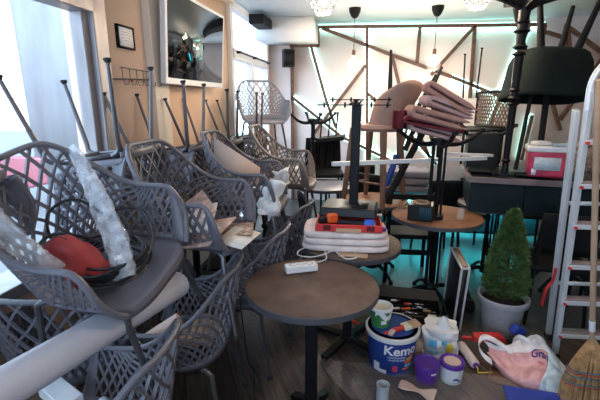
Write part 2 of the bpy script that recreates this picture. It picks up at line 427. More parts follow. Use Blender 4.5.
ch((-.88, 1.7, 0), 186, 'lattice armchair on floor left of front round table, cardboard inside, back to table', G2)
ch((-.9, 1.03, 0), 184, 'lattice armchair at lower left corner under the long grey tube', G2)
ch((-.76, 2.3, 0), 176, 'lattice armchair low behind the front round table, its rim touching the table edge', G2)
ch((-.7, 2.98, 0), 170, 'shadowed lattice armchair low beside the towel table', G2)
ch((-1.22, 4.6, .99), -62, 'pale blue lattice armchair perched high before the glazed door', G1, swap={'shell': 'shell_light'})
# upturned on side tables
def up(x, y, zf, label, ty=-16, rz=18): return dup(c0, (x, y, zf), (R(180), R(ty), R(rz)), label, G3)
up(-1.45, .93, 1.79, 'upturned armchair at the left edge in front of the large window', -8, 6)
up(-1.38, 1.83, 1.79, 'upturned armchair whose two tall legs rise on either side of the framed notice', -8, 8)
up(-1.37, 2.52, 1.73, 'upturned armchair whose leg tips end right at the lower edge of the television', -8, 8)
up(-1.36, 3.25, 1.70, 'upturned armchair with legs against the peach wall between television and glazed door', -8, 8)
up(-1.33, 3.98, 1.69, 'farthest upturned armchair, legs crossing the pale blue perched armchair', -8, 8)
ch((-1.36, 1.5, 0), 95, 'dim lattice armchair on the floor under the large window sill', G2)
ch((-1.34, 2.05, .1), 60, 'dim lattice armchair at floor level against the wall behind the magazines armchair', G2)

# side tables carrying the upturned chairs
def side_table(x, y, label, sx=.6, sy=.6):
    t = thing('side_table', label, 'table', (x, y, 0), (0, 0, 0), 'dark square tables along the left wall')
    MB().box((0, 0, .735), (sx, sy, .03)).build('table_top', 'black_matt', t, bevel=.004)
    MB().tube([(0, 0, .02), (0, 0, .72)], .03, 12).build('pedestal', 'black_iron', t)
    MB().box((0, 0, .012), (.4, .4, .024)).build('base_plate', 'black_iron', t, bevel=.004)
    return t
side_table(-1.38, 2.95, 'dark square table against the wall under the coat rack', .5)
side_table(-1.38, 3.7, 'dark square table against the wall right of the television', .5)
side_table(-1.2, 4.55, 'dark square table under the perched pale blue armchair', .7, .7)

# ================================================================== ROUND TABLES
def round_top(name, r, t, m='table_top', z=.75, c=(0, 0)):
    MB().lathe([(0, z-.03), (r-.012, z-.03), (r-.004, z-.028), (r-.004, z-.002), (r-.007, z), (0, z)], (c[0], c[1], 0), 64).build('table_top', m, t)
    MB().lathe([(r-.004, z-.031), (r, z-.03), (r+.001, z-.016), (r, z-.001), (r-.004, z+.0008)], (c[0], c[1], 0), 64).build('edge_band', 'table_edge', t)
def cross_base(t, L=.27):
    MB().box((0, 0, .38), (.06, .06, .68)).build('pedestal', 'black_iron', t, bevel=.004)
    b = MB()
    for k in range(4):
        a = pi/4+k*pi/2+.25; d = V((cos(a), sin(a), 0)); b.bar(d*.02+V((0, 0, .05)), d*L+V((0, 0, .022)), .05, .03)
    b.box((0, 0, .05), (.09, .09, .04)); b.build('cross_base', 'black_iron', t, bevel=.004)
    MB().box((0, 0, .712), (.3, .3, .012)).build('top_plate', 'black_iron', t)
t1 = thing('round_table', 'front round bistro table with a white power strip on its brown top', 'table', (-.25, 1.84, 0), group='round bistro tables')
round_top('a', .335, t1); cross_base(t1, .13)
t2 = thing('round_table', 'round bistro table carrying folded towels and the red tool case', 'table', (-.09, 2.5, 0), group='round bistro tables')
round_top('a', .33, t2); cross_base(t2)
def iron_pedestal(t, L=.28, z0=0, flip=False, top=.72, deg=20, rods=True):
    """cast pedestal: bundle of rods and four curved feet"""
    def Z(z): return (top-z) if flip else z
    b = MB()
    if rods:
        for k in range(5):
            a = k*2*pi/5; b.tube([(.05*cos(a), .05*sin(a), Z(.1)), (.05*cos(a), .05*sin(a), Z(top-.03))], .009, 8)
    else:
        b.tube([(0, 0, Z(.1)), (0, 0, Z(top-.02))], .024, 12)
        for zz in (.14, .3, .34, top-.12): b.tube([(0, 0, Z(zz-.012)), (0, 0, Z(zz)), (0, 0, Z(zz+.012))], [.026, .036, .026], 14)
    b.tube([(0, 0, Z(.08)), (0, 0, Z(.13))], .065, 14); b.tube([(0, 0, Z(top-.03)), (0, 0, Z(top))], .075, 16)
    b.build('pedestal', 'black_iron', t)
    for k in range(4):
        a = R(deg)+k*pi/2; d = V((cos(a), sin(a), 0)); pts = []
        for q in range(9):
            s = q/8; pts.append(d*(.03+(L-.03)*s)+V((0, 0, Z(.115-.095*s**1.6+.03*sin(s*pi)))))
        MB().tube(pts, [.02-.006*q/8 for q in range(9)], 8).tube([pts[-1]+V((0, 0, -.014)), pts[-1]+V((0, 0, .014))], .02, 10).build('foot', 'black_iron', t)
t3 = thing('round_table', 'round bistro table carrying the dark blue box and pile of cushions', 'table', (.57, 3.25, 0), group='round bistro tables')
round_top('a', .355, t3, 'table_top_brown'); iron_pedestal(t3)
t4 = thing('round_table', 'brown round table behind the towel pile, the wooden legged tub chair on it', 'table', (.08, 3.7, 0), group='round bistro tables')
round_top('a', .31, t4, 'table_top_brown'); iron_pedestal(t4, deg=40)
t5 = thing('round_table', 'round table behind the small conifer, under the left side of the black cabinet', 'table', (1.15, 3.75, 0), group='round bistro tables')
round_top('a', .31, t5); iron_pedestal(t5, deg=10)
t6 = thing('round_table', 'round table behind the ladder, under the right side of the black cabinet', 'table', (1.8, 3.7, 0), group='round bistro tables')
round_top('a', .31, t6); iron_pedestal(t6, deg=30)
t7 = thing('round_table', 'small round table with pale top far behind the lattice chairs', 'table', (-.45, 4.3, 0), group='round bistro tables')
round_top('a', .33, t7, 'shell_light'); iron_pedestal(t7, deg=30)

# upturned cast iron bases
b1 = thing('upturned_table_base', 'black cast iron table base upside down with cushions lying in its feet', 'table base', (.53, 3.15, .755), group='upturned cast iron table bases')
iron_pedestal(b1, L=.31, flip=True, top=.70, deg=8, rods=True)
b2 = thing('upturned_table_base', 'upturned black iron base with four curled feet near the left end of back wall', 'table base', (-.64, 4.7, .86), group='upturned cast iron table bases')
iron_pedestal(b2, L=.27, flip=True, top=.66, deg=25, rods=False)
b3 = thing('upturned_table_base', 'tall upturned turned-post base rising to the ceiling left of the dark seat', 'table base', (1.09, 3.4, 1.065), group='upturned cast iron table bases')
b = MB(); H3 = 1.34
for z0, z1, r0, r1 in ((0, .02, .09, .09), (.02, .1, .03, .024), (.1, .55, .022, .03), (.6, .9, .026, .034), (.95, H3-.04, .03, .045)): b.tube([(0, 0, z0), (0, 0, z1)], [r0, r1], 16)
for zz, rr in ((.12, .036), (.56, .048), (.6, .05), (.66, .04), (.92, .05), (.97, .055), (1.08, .06), (1.14, .05)): b.tube([(0, 0, zz-.018), (0, 0, zz), (0, 0, zz+.018)], [rr*.6, rr, rr*.6], 16)
b.build('post', 'black_iron', b3)
for k in range(4):
    a = R(12)+k*pi/2; d = V((cos(a), sin(a), 0))
    pts = [d*(.03+.23*s/8)+V((0, 0, H3-.09+.07*(s/8)**.7)) for s in range(9)]
    MB().tube(pts, [.035-.015*s/8 for s in range(9)], 8).tube([pts[-1]+V((0, 0, -.02)), pts[-1]+V((0, 0, .02))], .026, 10).build('foot', 'black_iron', b3)
b4 = thing('upturned_table_base', 'upturned black iron base with curled feet just behind the red and white tub', 'table base', (1.05, 3.95, 1.085), group='upturned cast iron table bases')
iron_pedestal(b4, L=.33, flip=True, top=.38, deg=30, rods=False)

# ================================================================== power strip + cable
ps = thing('power_strip', 'white power strip lying on the front round table', 'power strip', (-.33, 1.985, .752), (0, 0, R(24)))
MB().box((0, 0, .021), (.175, .06, .04)).build('body', 'white_plastic', ps, bevel=.006)
for x in (-.045, 0, .045):
    MB().lathe([(.017, .0412), (.019, .0425), (.021, .0412)], (x, 0, 0), 20).tube([(x-.008, 0, .0405), (x-.008, 0, .042)], .0025, 6).tube([(x+.008, 0, .0405), (x+.008, 0, .042)], .0025, 6).build('socket', 'print_grey', ps)
def spline(pts, n=8, closed=False):
    P = [V(p) for p in pts]; out = []
    for i in range(len(P)-1):
        p0 = P[max(i-1, 0)]; p1 = P[i]; p2 = P[i+1]; p3 = P[min(i+2, len(P)-1)]
        for k in range(n):
            t = k/n; out.append(.5*((2*p1)+(-p0+p2)*t+(2*p0-5*p1+4*p2-p3)*t*t+(-p0+3*p1-3*p2+p3)*t**3))
    out.append(P[-1]); return out
cp = [at(x, y, z=z) for x, y, z in ((318, 262, .76), (325, 255, .757), (322, 248, .757), (300, 247, .757), (298, 255, .757), (306, 258, .759), (326, 257, .762), (330, 250, .765), (322, 246, .762), (306, 248, .758), (300, 254, .765))]
cp = [at(x, y, z=.757) for x, y in ((315, 263), (326, 259), (325, 252), (323, 246), (333, 247), (352, 251), (357, 257), (347, 259), (340, 255), (334, 250), (325, 245), (312, 246), (300, 250), (298, 255), (310, 257), (322, 255), (332, 251))]
MB().tube(spline(cp), .0038, 6).build('cable', 'cable_white', ps).matrix_parent_inverse = (Matrix.Translation((-.33, 1.985, .752))@Matrix.Rotation(R(24), 4, 'Z')).inverted()
pq = at(333, 250, z=.768)
o = MB().tube([pq+V((-.012, 0, 0)), pq+V((.012, .01, 0))], .014, 12).build('plug', 'cable_white', ps); o.matrix_parent_inverse = (Matrix.Translation((-.33, 1.985, .752))@Matrix.Rotation(R(24), 4, 'Z')).inverted()

# ================================================================== towels, red case, black base unit
def soft_box(w, d, h, seed=0, nw=26, nd=20, amp=.006, fold=.35):
    """rounded folded textile block, centred, base z=0"""
    m = MB(); K = 40; L = 24
    def fn(u, v):
        a = 2*pi*u; zz = -cos(pi*v); rr = sin(pi*v)**.28 if 0 < v < 1 else 0
        c, s_ = cos(a), sin(a); q = 1/(abs(c)**6+abs(s_)**6)**(1/6)
        p = V((w/2*c*q*rr, d/2*s_*q*rr, h/2+h/2*(abs(zz)**.5)*(1 if zz > 0 else -1)))
        nn = nz(p, 9, seed)*amp+nz(p, 25, seed)*amp*.4
        return p+V((c*nn, s_*nn, nn*(1 if p.z > h*.4 else 0)))
    m.grid(fn, K, L); return m
def block(name, label, cat, mats, loc, rz, w, d, h, layers, group=None, tilt=(0, 0)):
    t = thing(name, label, cat, loc, (R(tilt[0]), R(tilt[1]), R(rz)), group)
    for i in range(layers):
        o = soft_box(w*(1-.01*i), d*(1-.01*i), h/layers, i+hash(cat) % 3).build('fold', mats[i % len(mats)], t); o.location = (0, 0, i*h/layers)
    return t
zt = .751
for i, (dx, lab) in enumerate(((0, 'bottom pale pink towel of the pile under the red tool case'), (.006, 'second pale pink towel from the bottom of the pile'), (-.004, 'top pale pink towel directly under the red tool case'))):
    o = soft_box(.54-.01*i, .34-.006*i, .047, i).build('folded_towel', 'towel'); o.location = (-.12+dx, 2.45, zt+i*.042); o.rotation_euler = (0, 0, R(3+i)); tag(o, lab, 'towel', 'folded pink towels on the round table')
o = MB().box((0, 0, .006), (.17, .05, .012)).build('wooden_block', 'cardboard', bevel=.003); o.location = (-.06, 2.245, .752); o.rotation_euler = (0, 0, R(-2)); tag(o, 'flat pale wood piece lying in front of the folded towels', 'wood piece')
zc = zt+.131
rc = thing('tool_case', 'open red plastic tool case on top of the pink towels', 'tool case', (-.1, 2.42, zc), (0, 0, R(3)))
m = MB().box((0, 0, .006), (.4, .24, .012))
for sx in (-1, 1): m.box((sx*.195, 0, .022), (.012, .24, .044))
for sy in (-1, 1): m.box((0, sy*.115, .022), (.4, .012, .044))
m.build('tray', 'red_plastic', rc, bevel=.004)
for x in (-.13, .13): MB().box((x, -.124, .026), (.045, .012, .03)).build('latch', 'maroon', rc, bevel=.002)
MB().box((0, -.128, .012), (.15, .014, .022)).build('handle', 'cardboard', rc, bevel=.002)
def loose(name, label, cat, mb, m, loc, rot=(0, 0, 0), bevel=0, **k):
    o = mb.build(name, m, bevel=bevel, **k); o.location = loc; o.rotation_euler = rot; return tag(o, label, cat)
dr = thing('orange_tool', 'orange and black hand tool in the left side of the red case', 'tool', (-.2, 2.38, zc+.03), (0, 0, R(30)))
MB().box((0, 0, .03), (.07, .045, .06)).build('body', 'orange', dr, bevel=.012); MB().box((-.06, .01, .02), (.05, .035, .04)).build('head', 'black_plastic', dr, bevel=.008)
tw = thing('torch', 'black torch with blue end in the red case', 'torch', (0, 2.36, zc+.036), (0, R(90), R(-8)))
MB().lathe([(0, -.16), (.017, -.16), (.019, -.1), (.017, -.02), (.02, 0), (0, 0)], n=16).build('barrel', 'black_plastic', tw)
MB().lathe([(0, .0), (.028, 0), (.032, .02), (.032, .05), (.024, .06), (0, .06)], n=18).build('head', 'blue_paint', tw)
MB().lathe([(0, .06), (.01, .06), (.01, .064), (0, .064)], n=12).build('button', 'print_white', tw)
loose('spray_nozzle', 'small white and teal tube at the right back corner of the red case', 'tube', MB().tube([(-.04, 0, 0), (0, 0, 0), (.04, 0, .01)], [.012, .014, .008], 10), 'white_plastic', (.07, 2.57, zc+.03), (0, 0, R(10)))
loose('purple_knob', 'small dark purple cap at the right front corner on the towels', 'cap', MB().lathe([(0, 0), (.022, 0), (.02, .02), (0, .024)], n=14), 'purple', (.11, 2.36, zt+.131))
# pedestal: flat black box base, square column, rail bracket on top
zb = zc+.062
bp = thing('pedestal_base', 'upright black square table pedestal standing on the red tool case, rails on top', 'table pedestal', (-.1, 2.52, zb), (0, 0, R(-4)))
MB().box((0, 0, .03), (.36, .27, .055), taper=.94).build('base_box', 'black_plastic', bp, bevel=.008)
MB().box((.07, -.02, .059), (.1, .16, .004)).build('slot_plate', 'black_iron', bp)
MB().box((0.02, .04, .36), (.055, .055, .64)).box((0.02, .04, .685), (.04, .04, .06)).build('column', 'black_iron', bp, bevel=.005)
r = MB()
for yy in (-.14, .16): r.box((0.02, yy, .68+.1*(yy+.14)), (.42, .012, .006))
for xx in (-.0, .04): r.bar((xx, -.14, .68), (xx, .16, .71), .018, .008)
for xx in (-.17, -.05, .1, .19):
    for yy in (-.14, .16): r.tube([(xx+.02, yy, .665+.1*(yy+.14)), (xx+.02, yy, .695+.1*(yy+.14))], .006, 8)
r.build('rail_bracket', 'black_iron', bp)

# ================================================================== objects on table 3
bx = thing('speaker_box', 'small dark box with blue slatted front on the round brown table', 'box', (.43, 3.12, .752), (0, 0, R(-12)))
MB().box((0, 0, .062), (.19, .17, .124)).build('body', 'black_plastic', bx, bevel=.008)
s = MB()
for k in range(7): s.box((-.0+.012*k, -.087, .06), (.008, .006, .1))
s.build('slatted_grille', 'blue_slats', bx)
MB().lathe([(.05, .0), (.062, .002), (.062, .012), (.05, .014)], (0, 0, .125), 24).build('ring', 'cardboard', bx)
loose('glass_jar', 'small clear teal glass on the right of the round brown table', 'glass', MB().lathe([(.0, 0), (.027, 0), (.03, .09), (.028, .09), (.025, .004), (0, .004)], n=20), 'glass', (.73, 3.15, .752))
# cushions in base feet: folded pads
def fold_pad(w, d, th, gap=.0, seed=0):
    """pad folded in half, seen from the side like a hairpin"""
    pts = []
    for k in range(10): pts.append((w*(k/9), 0))
    r0 = th*.55+gap
    path = [(x, 0) for x in [w*(1-k/8) for k in range(9)]]+[(-r0*sin(pi*k/6), r0-r0*cos(pi*k/6)) for k in range(1, 6)]+[(w*k/8, 2*r0) for k in range(9)]
    m = MB(); n = len(path); K = 14
    def fn(u, v):
        i = v*(n-1); i0 = min(int(i), n-2); f = i-i0
        p = V((path[i0][0]*(1-f)+path[i0+1][0]*f, 0, path[i0][1]*(1-f)+path[i0+1][1]*f))
        t = V((path[i0+1][0]-path[i0][0], 0, path[i0+1][1]-path[i0][1])).normalized(); nn = V((-t.z, 0, t.x))
        a = 2*pi*u; c, s_ = cos(a), sin(a); e = min(v, 1-v)*12; e = min(1, .25+e)
        q = 1/(abs(c)**5+abs(s_)**5)**.2
        return p+V((0, d/2*c*q, 0))+nn*(th/2*s_*q*e)+V((0, 0, nz((p.x, c, s_), 3, seed)*.008))
    m.grid(fn, 24, n*2)
    return m
cg = 'folded pink cushions piled in the upturned iron base'
specs = [((.3, 3.07, 1.455), (0, 14, 5), (.34, .3, .036), 'cushion_pale', 'pale cushion at the very bottom of the pile in the iron feet'),
         ((.27, 3.04, 1.5), (0, 9, -3), (.38, .3, .03), 'maroon', 'dark maroon cushion low in the pile, hanging out at left'),
         ((.3, 3.0, 1.55), (0, 15, 4), (.36, .3, .044), 'cushion_pink', 'dusty pink folded cushion in the middle of the pile'),
         ((.4, 3.04, 1.63), (0, 20, 8), (.3, .28, .036), 'cushion_pale', 'pale mauve folded cushion below the topmost cushions'),
         ((.4, 3.06, 1.72), (0, 30, -2), (.34, .28, .04), 'cushion_pink', 'pink folded cushion on top of the pile, sloping to the right')]
for loc, rot, (w, d, th), mt, lab in specs:
    o = fold_pad(w, d, th, 0, len(lab)).build('folded_cushion', mt); o.location = loc; o.rotation_euler = [R(a) for a in rot]; tag(o, lab, 'cushion', cg)
o = MB().grid(lambda u, v: V((-.05+.1*u, .02*sin(u*7), -.13*v+.012*nz((u*3, v*3, 1), 2))), 10, 12).build('cloth', 'maroon', solid=.01); o.location = (.22, 3.0, 1.58); o.rotation_euler = (0, 0, R(10)); tag(o, 'maroon cloth hanging from the left of the cushion pile', 'cloth')

# ================================================================== tub chair on t4
tc_ = thing('tub_chair', 'tan tub chair with tapered wooden legs standing on the far round table', 'chair', (.07, 3.62, .755), (0, 0, R(150)))
def tub(u, v):
    a = -pi*.78+2*pi*.78*u; ht = .24+.13*cos(a)+.06*sin(a); r = .15+.05*v
    return V((-r*cos(a)*.95-.06-.08*v, r*sin(a)-.04-.05*v, .67+ht*v))
MB().grid(tub, 36, 10).build('back_shell', 'tub_shell', tc_, solid=.022, bevel=0)
MB().lathe([(0, .635), (.17, .635), (.19, .66), (.18, .685), (.16, .695), (0, .695)], (-.03, -.02, 0), 32).build('seat', 'tub_shell', tc_)
for sx, sy in ((1, 1), (1, -1), (-1, 1), (-1, -1)): MB().tube([(sx*.145, sy*.145, .66), (sx*.2, sy*.2, 0)], [.032, .022], 10).build('leg', 'leg_wood', tc_)
r_ = MB()
for z, k in ((.15, .176), (.17, .172)):
    pass
r_.tube([(.17, .17, .16), (.17, -.17, .16)], .01).tube([(-.17, .17, .16), (-.17, -.17, .16)], .01).tube([(.17, .17, .2), (-.17, .17, .2)], .01).build('stretcher', 'leg_wood', tc_)

# white trims
def stick(name, a, b, w, h, label, m='white_paint'):
    o = MB().bar(a, b, w, h).build(name, m, bevel=.002); tag(o, label, 'trim strip', 'white trim strips laid across the furniture'); return o
stick('trim_strip', at(332, 164, y=2.95), at(486, 158, y=3.45), .034, .03, 'long white trim strip reaching from the square black column to the black cabinet')
stick('trim_strip', at(443, 153.5, y=3.3), at(492, 155.5, y=3.55), .035, .022, 'short white trim strip just above the long one, by the black cabinet')

# ================================================================== BLACK CABINET (tray-top)
cbx = thing('black_cabinet', 'large black box table with raised rim top, lying across the far round tables', 'cabinet', (1.42, 3.62, .753), (0, 0, R(-7)))
MB().box((0, 0.02, .12), (1.08, .58, .24)).build('body', 'dark_box', cbx, bevel=.006)
m = MB()
for sx in (-1, 1): m.box((sx*.56, 0, .275), (.035, .66, .045))
for sy in (-1, 1): m.box((0, sy*.325, .275), (1.15, .035, .045))
m.build('rim', 'dark_rim', cbx, bevel=.004)
MB().box((0, 0, .262), (1.1, .64, .03)).build('top_panel', 'black_plastic', cbx)
MB().box((-.14, -.274, .12), (.012, .012, .22)).box((.25, -.274, .12), (.012, .012, .22)).build('seam_strip', 'black_iron', cbx)
tb2 = loose('black_tray', 'flat black panel lying on the cabinet top left of the red tub', 'panel', MB().box((0, 0, .01), (.55, .3, .02)), 'black_plastic', (1.15, 3.68, 1.055), (0, 0, R(-10)), .004)
# red and white tub
rt = thing('paint_tub', 'square red and white tub standing on the black cabinet', 'tub', (1.42, 3.5, 1.052), (0, 0, R(-14))); rt.scale = (1.08, 1, 1.12)
MB().box((0, 0, .095), (.235, .2, .19), taper=1.1).build('body', 'pinkbucket', rt, bevel=.02)
MB().box((0, 0, .2), (.275, .235, .04)).build('lid', 'white_plastic', rt, bevel=.01)
MB().box((.0, -.1085, .1), (.17, .004, .09), rot=(R(-3), 0, 0)).build('label_panel', 'bag_blue', rt)
MB().box((-.08, -.109, .04), (.03, .004, .045), rot=(R(-3), 0, 0)).build('label_panel', 'print_white', rt)
loose('paper_pad', 'crumpled white paper resting on the lid of the red tub', 'paper', soft_box(.14, .1, .035, 4), 'paper', (1.37, 3.5, 1.3))
loose('blue_cloth', 'blue grey cloth on right of the red tub lid', 'cloth', soft_box(.13, .08, .022, 5), 'bag_blue', (1.5, 3.44, 1.3))

# dark upholstered chair upturned
dc = thing('upholstered_chair', 'dark upholstered barrel chair turned upside down above the red tub, legs up', 'chair', (1.45, 3.8, 2.44), (R(180-7), R(3), R(6)))
dc.scale = (1.02, 1.02, 1.06)
def barrel(u, v):
    a = 2*pi*u; c, s_ = cos(a), sin(a); q = 1/(abs(c)**3.4+abs(s_)**3.4)**(1/3.4)
    r = min(1, .86+.5*v) if v < .25 else 1+.22*(v-.25)
    if v < .08: r *= (v/.08)**.35
    return V((.26*c*q*r, .24*s_*q*r, .38+.37*v))
MB().grid(barrel, 48, 16).build('barrel_shell', 'green_dark', dc, solid=.015)
MB().lathe([(0, .5), (.2, .5), (.22, .53), (.2, .56), (0, .57)], n=28).build('seat', 'green_dark', dc)
for sx, sy in ((1, 1), (1, -1), (-1, 1), (-1, -1)): MB().tube([(sx*.13, sy*.12, .42), (sx*.24, sy*.2, -.02)], [.03, .016], 12).build('leg', 'black_matt', dc)
MB().tube([(.02, 0, .56), (.02, 0, 1.3)], .025, 12).tube([(-.14, .1, .6), (-.2, .1, 1.3)], .016, 8).build('support', 'black_matt', dc)

# wicker chair far right
wk = thing('wicker_chair', 'brown wicker-back chair turned over behind the cushion pile', 'chair', (.98, 4.2, 1.35), (0, 0, R(200)))
m = MB()
def wpnt(u, v): return V((-.24+.04*cos((u-.5)*3), (u-.5)*.55, .05+.33*v))
for k in range(-14, 28):
    for dr_ in (-1, 1):
        pts = []
        for q in range(9):
            v = q/8; u = k/14+dr_*v*.35
            if 0 <= u <= 1: pts.append(wpnt(u, v))
        if len(pts) > 1: m.tube(pts, .006, 4, caps=False)
m.build('wicker_back', 'wicker', wk)
MB().tube([wpnt(0, 0)]+[wpnt(0, v/4) for v in range(1, 4)]+[wpnt(u/12, 1) for u in range(13)]+[wpnt(1, 1-v/4) for v in range(1, 5)]+[wpnt(1-u/12, 0) for u in range(1, 12)], .014, 8, closed=True).build('frame', 'black_matt', wk)
MB().box((0, 0, .02), (.48, .52, .04)).build('seat', 'black_matt', wk, bevel=.015)
for sx, sy in ((1, 1), (1, -1), (-1, 1), (-1, -1)): MB().tube([(sx*.2, sy*.22, 0), (sx*.2, sy*.22, -.28)], .012, 8).build('leg', 'black_matt', wk)
loose('black_case', 'black box with small studs behind the white trim strips', 'box', MB().box((0, 0, .16), (.27, .22, .32)), 'black_plastic', (1.02, 3.85, 1.052), (0, 0, R(-5)), .012)
# thin legs poking up at the back
for (a, b_, lab) in (((465, 55), (463, 98), 'thin dark upright rod standing left of the tall batten at the back'), ((482, 49), (476, 98), 'thin dark rod leaning right beside the tall batten at the back')):
    loose('metal_rod', lab, 'rod', MB().tube([at(*b_, y=4.6), at(*a, y=4.55)], .008, 8).lathe([(0, 0), (.013, 0), (.013, .012), (0, .012)], at(*a, y=4.55), 8), 'black_iron', (0, 0, 0))

# stack of chairs legs dark behind tub chair: inverted long black legs
def long_leg(a, b_, y0, y1, r0, r1, lab, m='black_matt'):
    return loose('upturned_leg', lab, 'chair leg', MB().tube([at(*a, y=y0), at(*b_, y=y1)], [r0, r1], 10), m, (0, 0, 0))
bl = thing('black_chair', 'black chair lying upside down behind the tub chair, two pairs of tapered legs up', 'chair', (0, 0, 0))
for a, b_, y0, y1 in (((391, 50), (390, 92), 4.1, 4.05), ((442, 67), (405, 150), 3.9, 3.65), ((436, 75), (412, 118), 4.1, 3.9)):
    MB().tube([at(*b_, y=y1), at(*a, y=y0)], [.024, .012], 10).build('leg', 'black_matt', bl)
MB().bar(at(440, 100, y=3.72), at(385, 203, y=3.4), .05, .035).build('side_frame', 'black_matt', bl, bevel=.004)
MB().bar(at(400, 100, y=3.8), at(400, 165, y=3.75), .05, .04).build('side_frame', 'black_matt', bl, bevel=.004)
MB().bar(at(397, 155, y=3.6), at(383, 195, y=3.5), .04, .05).build('blue_wrap', 'blue_body', bl, bevel=.01)

# dark chairs at left back (under b2)
bk = thing('black_chair', 'black chair with cloth covered back by the left end of back wall', 'chair', (-.55, 4.95, .78), (0, 0, R(-80)))
MB().grid(lambda u, v: V((.02*sin(u*pi), (u-.5)*.46*(1-.1*v), .42*v)), 12, 10).build('backrest', 'black_matt', bk, solid=.04)
MB().box((.2, 0, .02), (.42, .46, .06)).build('seat', 'black_matt', bk, bevel=.02)
for sx, sy in ((.03, .2), (.38, .2), (.03, -.2), (.38, -.2)): MB().tube([(sx, sy, 0), (sx, sy, -.76)], .014, 8).build('leg', 'black_iron', bk)
rk = thing('black_chair', 'thin-legged upturned black chair right of the curled iron feet', 'chair', (0, 0, 0))
for a, b_ in (((331, 112), (325, 165)), ((338, 112), (333, 165)), ((322, 118), (318, 165))): MB().tube([at(*a, y=4.9), at(*b_, y=4.9)], .01, 8).build('leg', 'black_iron', rk)
MB().bar(at(318, 140, y=4.9), at(345, 137, y=4.9), .35, .05).build('seat', 'black_matt', rk, bevel=.01)

# plain black chairs crowding the back of the room
def make_black(name, label):
    t = thing(name, label, 'chair', group='plain black chairs at the back of the room')
    MB().box((0, 0, .45), (.4, .4, .05)).build('seat', 'black_matt', t, bevel=.018)
    MB().grid(lambda u, v: V((-.19-.05*v, (u-.5)*.38*(1-.1*v), .58+.3*v)), 8, 6).build('backrest', 'black_matt', t, solid=.03)
    for sx, sy in ((1, 1), (1, -1)): MB().tube([(sx*.17, sy*.17, .44), (sx*.2, sy*.19, 0)], [.018, .012], 8).build('leg', 'black_matt', t)
    for sy in (1, -1): MB().tube([(-.24, sy*.16, .84), (-.17, sy*.17, .44), (-.22, sy*.19, 0)], [.014, .018, .012], 8).build('leg', 'black_matt', t)
    return t
k0 = make_black('plain_chair', 'plain black chair in the dark between the conifer and the black cabinet')
k0.location = (1.45, 3.15, 0); k0.rotation_euler = (0, 0, R(80))
for (x, y, z, a, lab) in ((2.05, 3.3, 0, 100, 'plain black chair in the dark behind the ladder'), (1.1, 4.5, 0, 95, 'plain black chair behind the black cabinet near the bench'),
                      (.15, 4.5, 0, 60, 'plain black chair behind the round table with the tub chair'), (-.15, 5.1, 0, 110, 'plain black chair close to the left end of the bench'),
                      (-.75, 3.75, 0, -20, 'plain black chair behind the taupe lattice armchair'), (-.3, 3.3, 0, 20, 'plain black chair just behind the towel table'),
                      (1.75, 4.6, 0, 85, 'plain black chair behind the right side of the black cabinet'), (.75, 4.3, 0, 100, 'plain black chair behind the cushion pile')):
    dup(k0, (x, y, z), (0, 0, R(a)), lab)
# bench with grey cushions against the back wall
bn = thing('bench', 'grey padded bench with folded pads against the glowing back wall', 'bench', (.9, 5.4, 0))
MB().box((0, 0, .22), (2.4, .5, .4)).build('base', 'dark_box', bn, bevel=.01)
MB().box((0, 0, .46), (2.4, .52, .1)).build('seat_pad', 'bench_fabric', bn, bevel=.03)
for i, z in enumerate((.515, .61, .705)):
    o = soft_box(.62-.02*i, .45, .1, 10+i).build('seat_cushion', 'bench_fabric'); o.location = (.47+.02*i, 5.25, z); tag(o, ['lowest', 'middle', 'top'][i]+' grey cushion of the pile on the bench behind the trim strip', 'cushion', 'grey cushions piled on the bench')
# dark wooden ladder-back chair below T3
lb = thing('ladder_back_chair', 'dark wooden chair with horizontal back rails standing behind the blue box table', 'chair', (.4, 3.75, 0), (0, 0, R(4)))
for sx in (-.21, .21):
    MB().tube([(sx, -.2, 0), (sx*.92, -.18, .86)], [.02, .02], 8).build('leg', 'black_matt', lb); MB().tube([(sx, .2, 0), (sx, .2, .44)], .018, 8).build('leg', 'black_matt', lb)
MB().box((0, 0, .45), (.44, .42, .04)).build('seat', 'black_matt', lb, bevel=.01)
for z in (.3, .58, .7, .82): MB().box((0, -.19, z), (.42, .02, .05)).build('rail', 'black_matt', lb, bevel=.004)
# LED under bench lights the tiles
o = MB().box((.9, 5.12, .405), (2.3, .03, .012)).build('trim_60', 'led_floor'); o['kind'] = 'structure'
l = bpy.data.lights.new('bench_led', 'AREA'); l.shape = 'RECTANGLE'; l.size = 2.3; l.size_y = .03; l.energy = 95; l.color = (.06, .75, .9)
lo = bpy.data.objects.new('bench_led', l); C.objects.link(lo); lo.location = (.9, 5.08, .4); lo.rotation_euler = (R(58), 0, 0)

# ================================================================== LADDER
ld = thing('step_ladder', 'tall aluminium step ladder with red step brackets at the right edge', 'ladder', (0, 0, 0))
F0, F1 = V((1.27, 2.56, .02)), V((1.085, 2.28, 1.7))      # left front rail
dx = V((.42, .03, 0)); dxt = V((.3, .02, 0))
def rail(a, b_, nm='rail'): MB().bar(a, b_, .028, .04, up=(0, 1, 0)).build(nm, 'alu', ld, bevel=.003)
rail(F0, F1); rail(F0+dx, F1+dxt)
B0, B1 = V((1.325, 2.8, .02)), V((1.075, 2.37, 1.6))
rail(B0, B1, 'rear_rail'); rail(B0+dx, B1+dxt, 'rear_rail')
for i, z in enumerate((.2, .45, .7, .96, 1.2, 1.44)):
    t = (z-.02)/1.68; a = F0.lerp(F1, t); b_ = (F0+dx).lerp(F1+dxt, t); a.z = b_.z = z
    st = MB().bar(a, b_, .075, .026).build('step', 'alu', ld, bevel=.002); MB().bar(a+V((.0, .004, .015)), b_+V((0, .004, .015)), .066, .006).build('tread', 'dark_rim', st)
    for q in (a, b_): MB().tube([q+V((.0, -.034, -.004)), q+V((0, -.046, -.004))], .009, 10).build('bracket', 'red_plastic', ld)
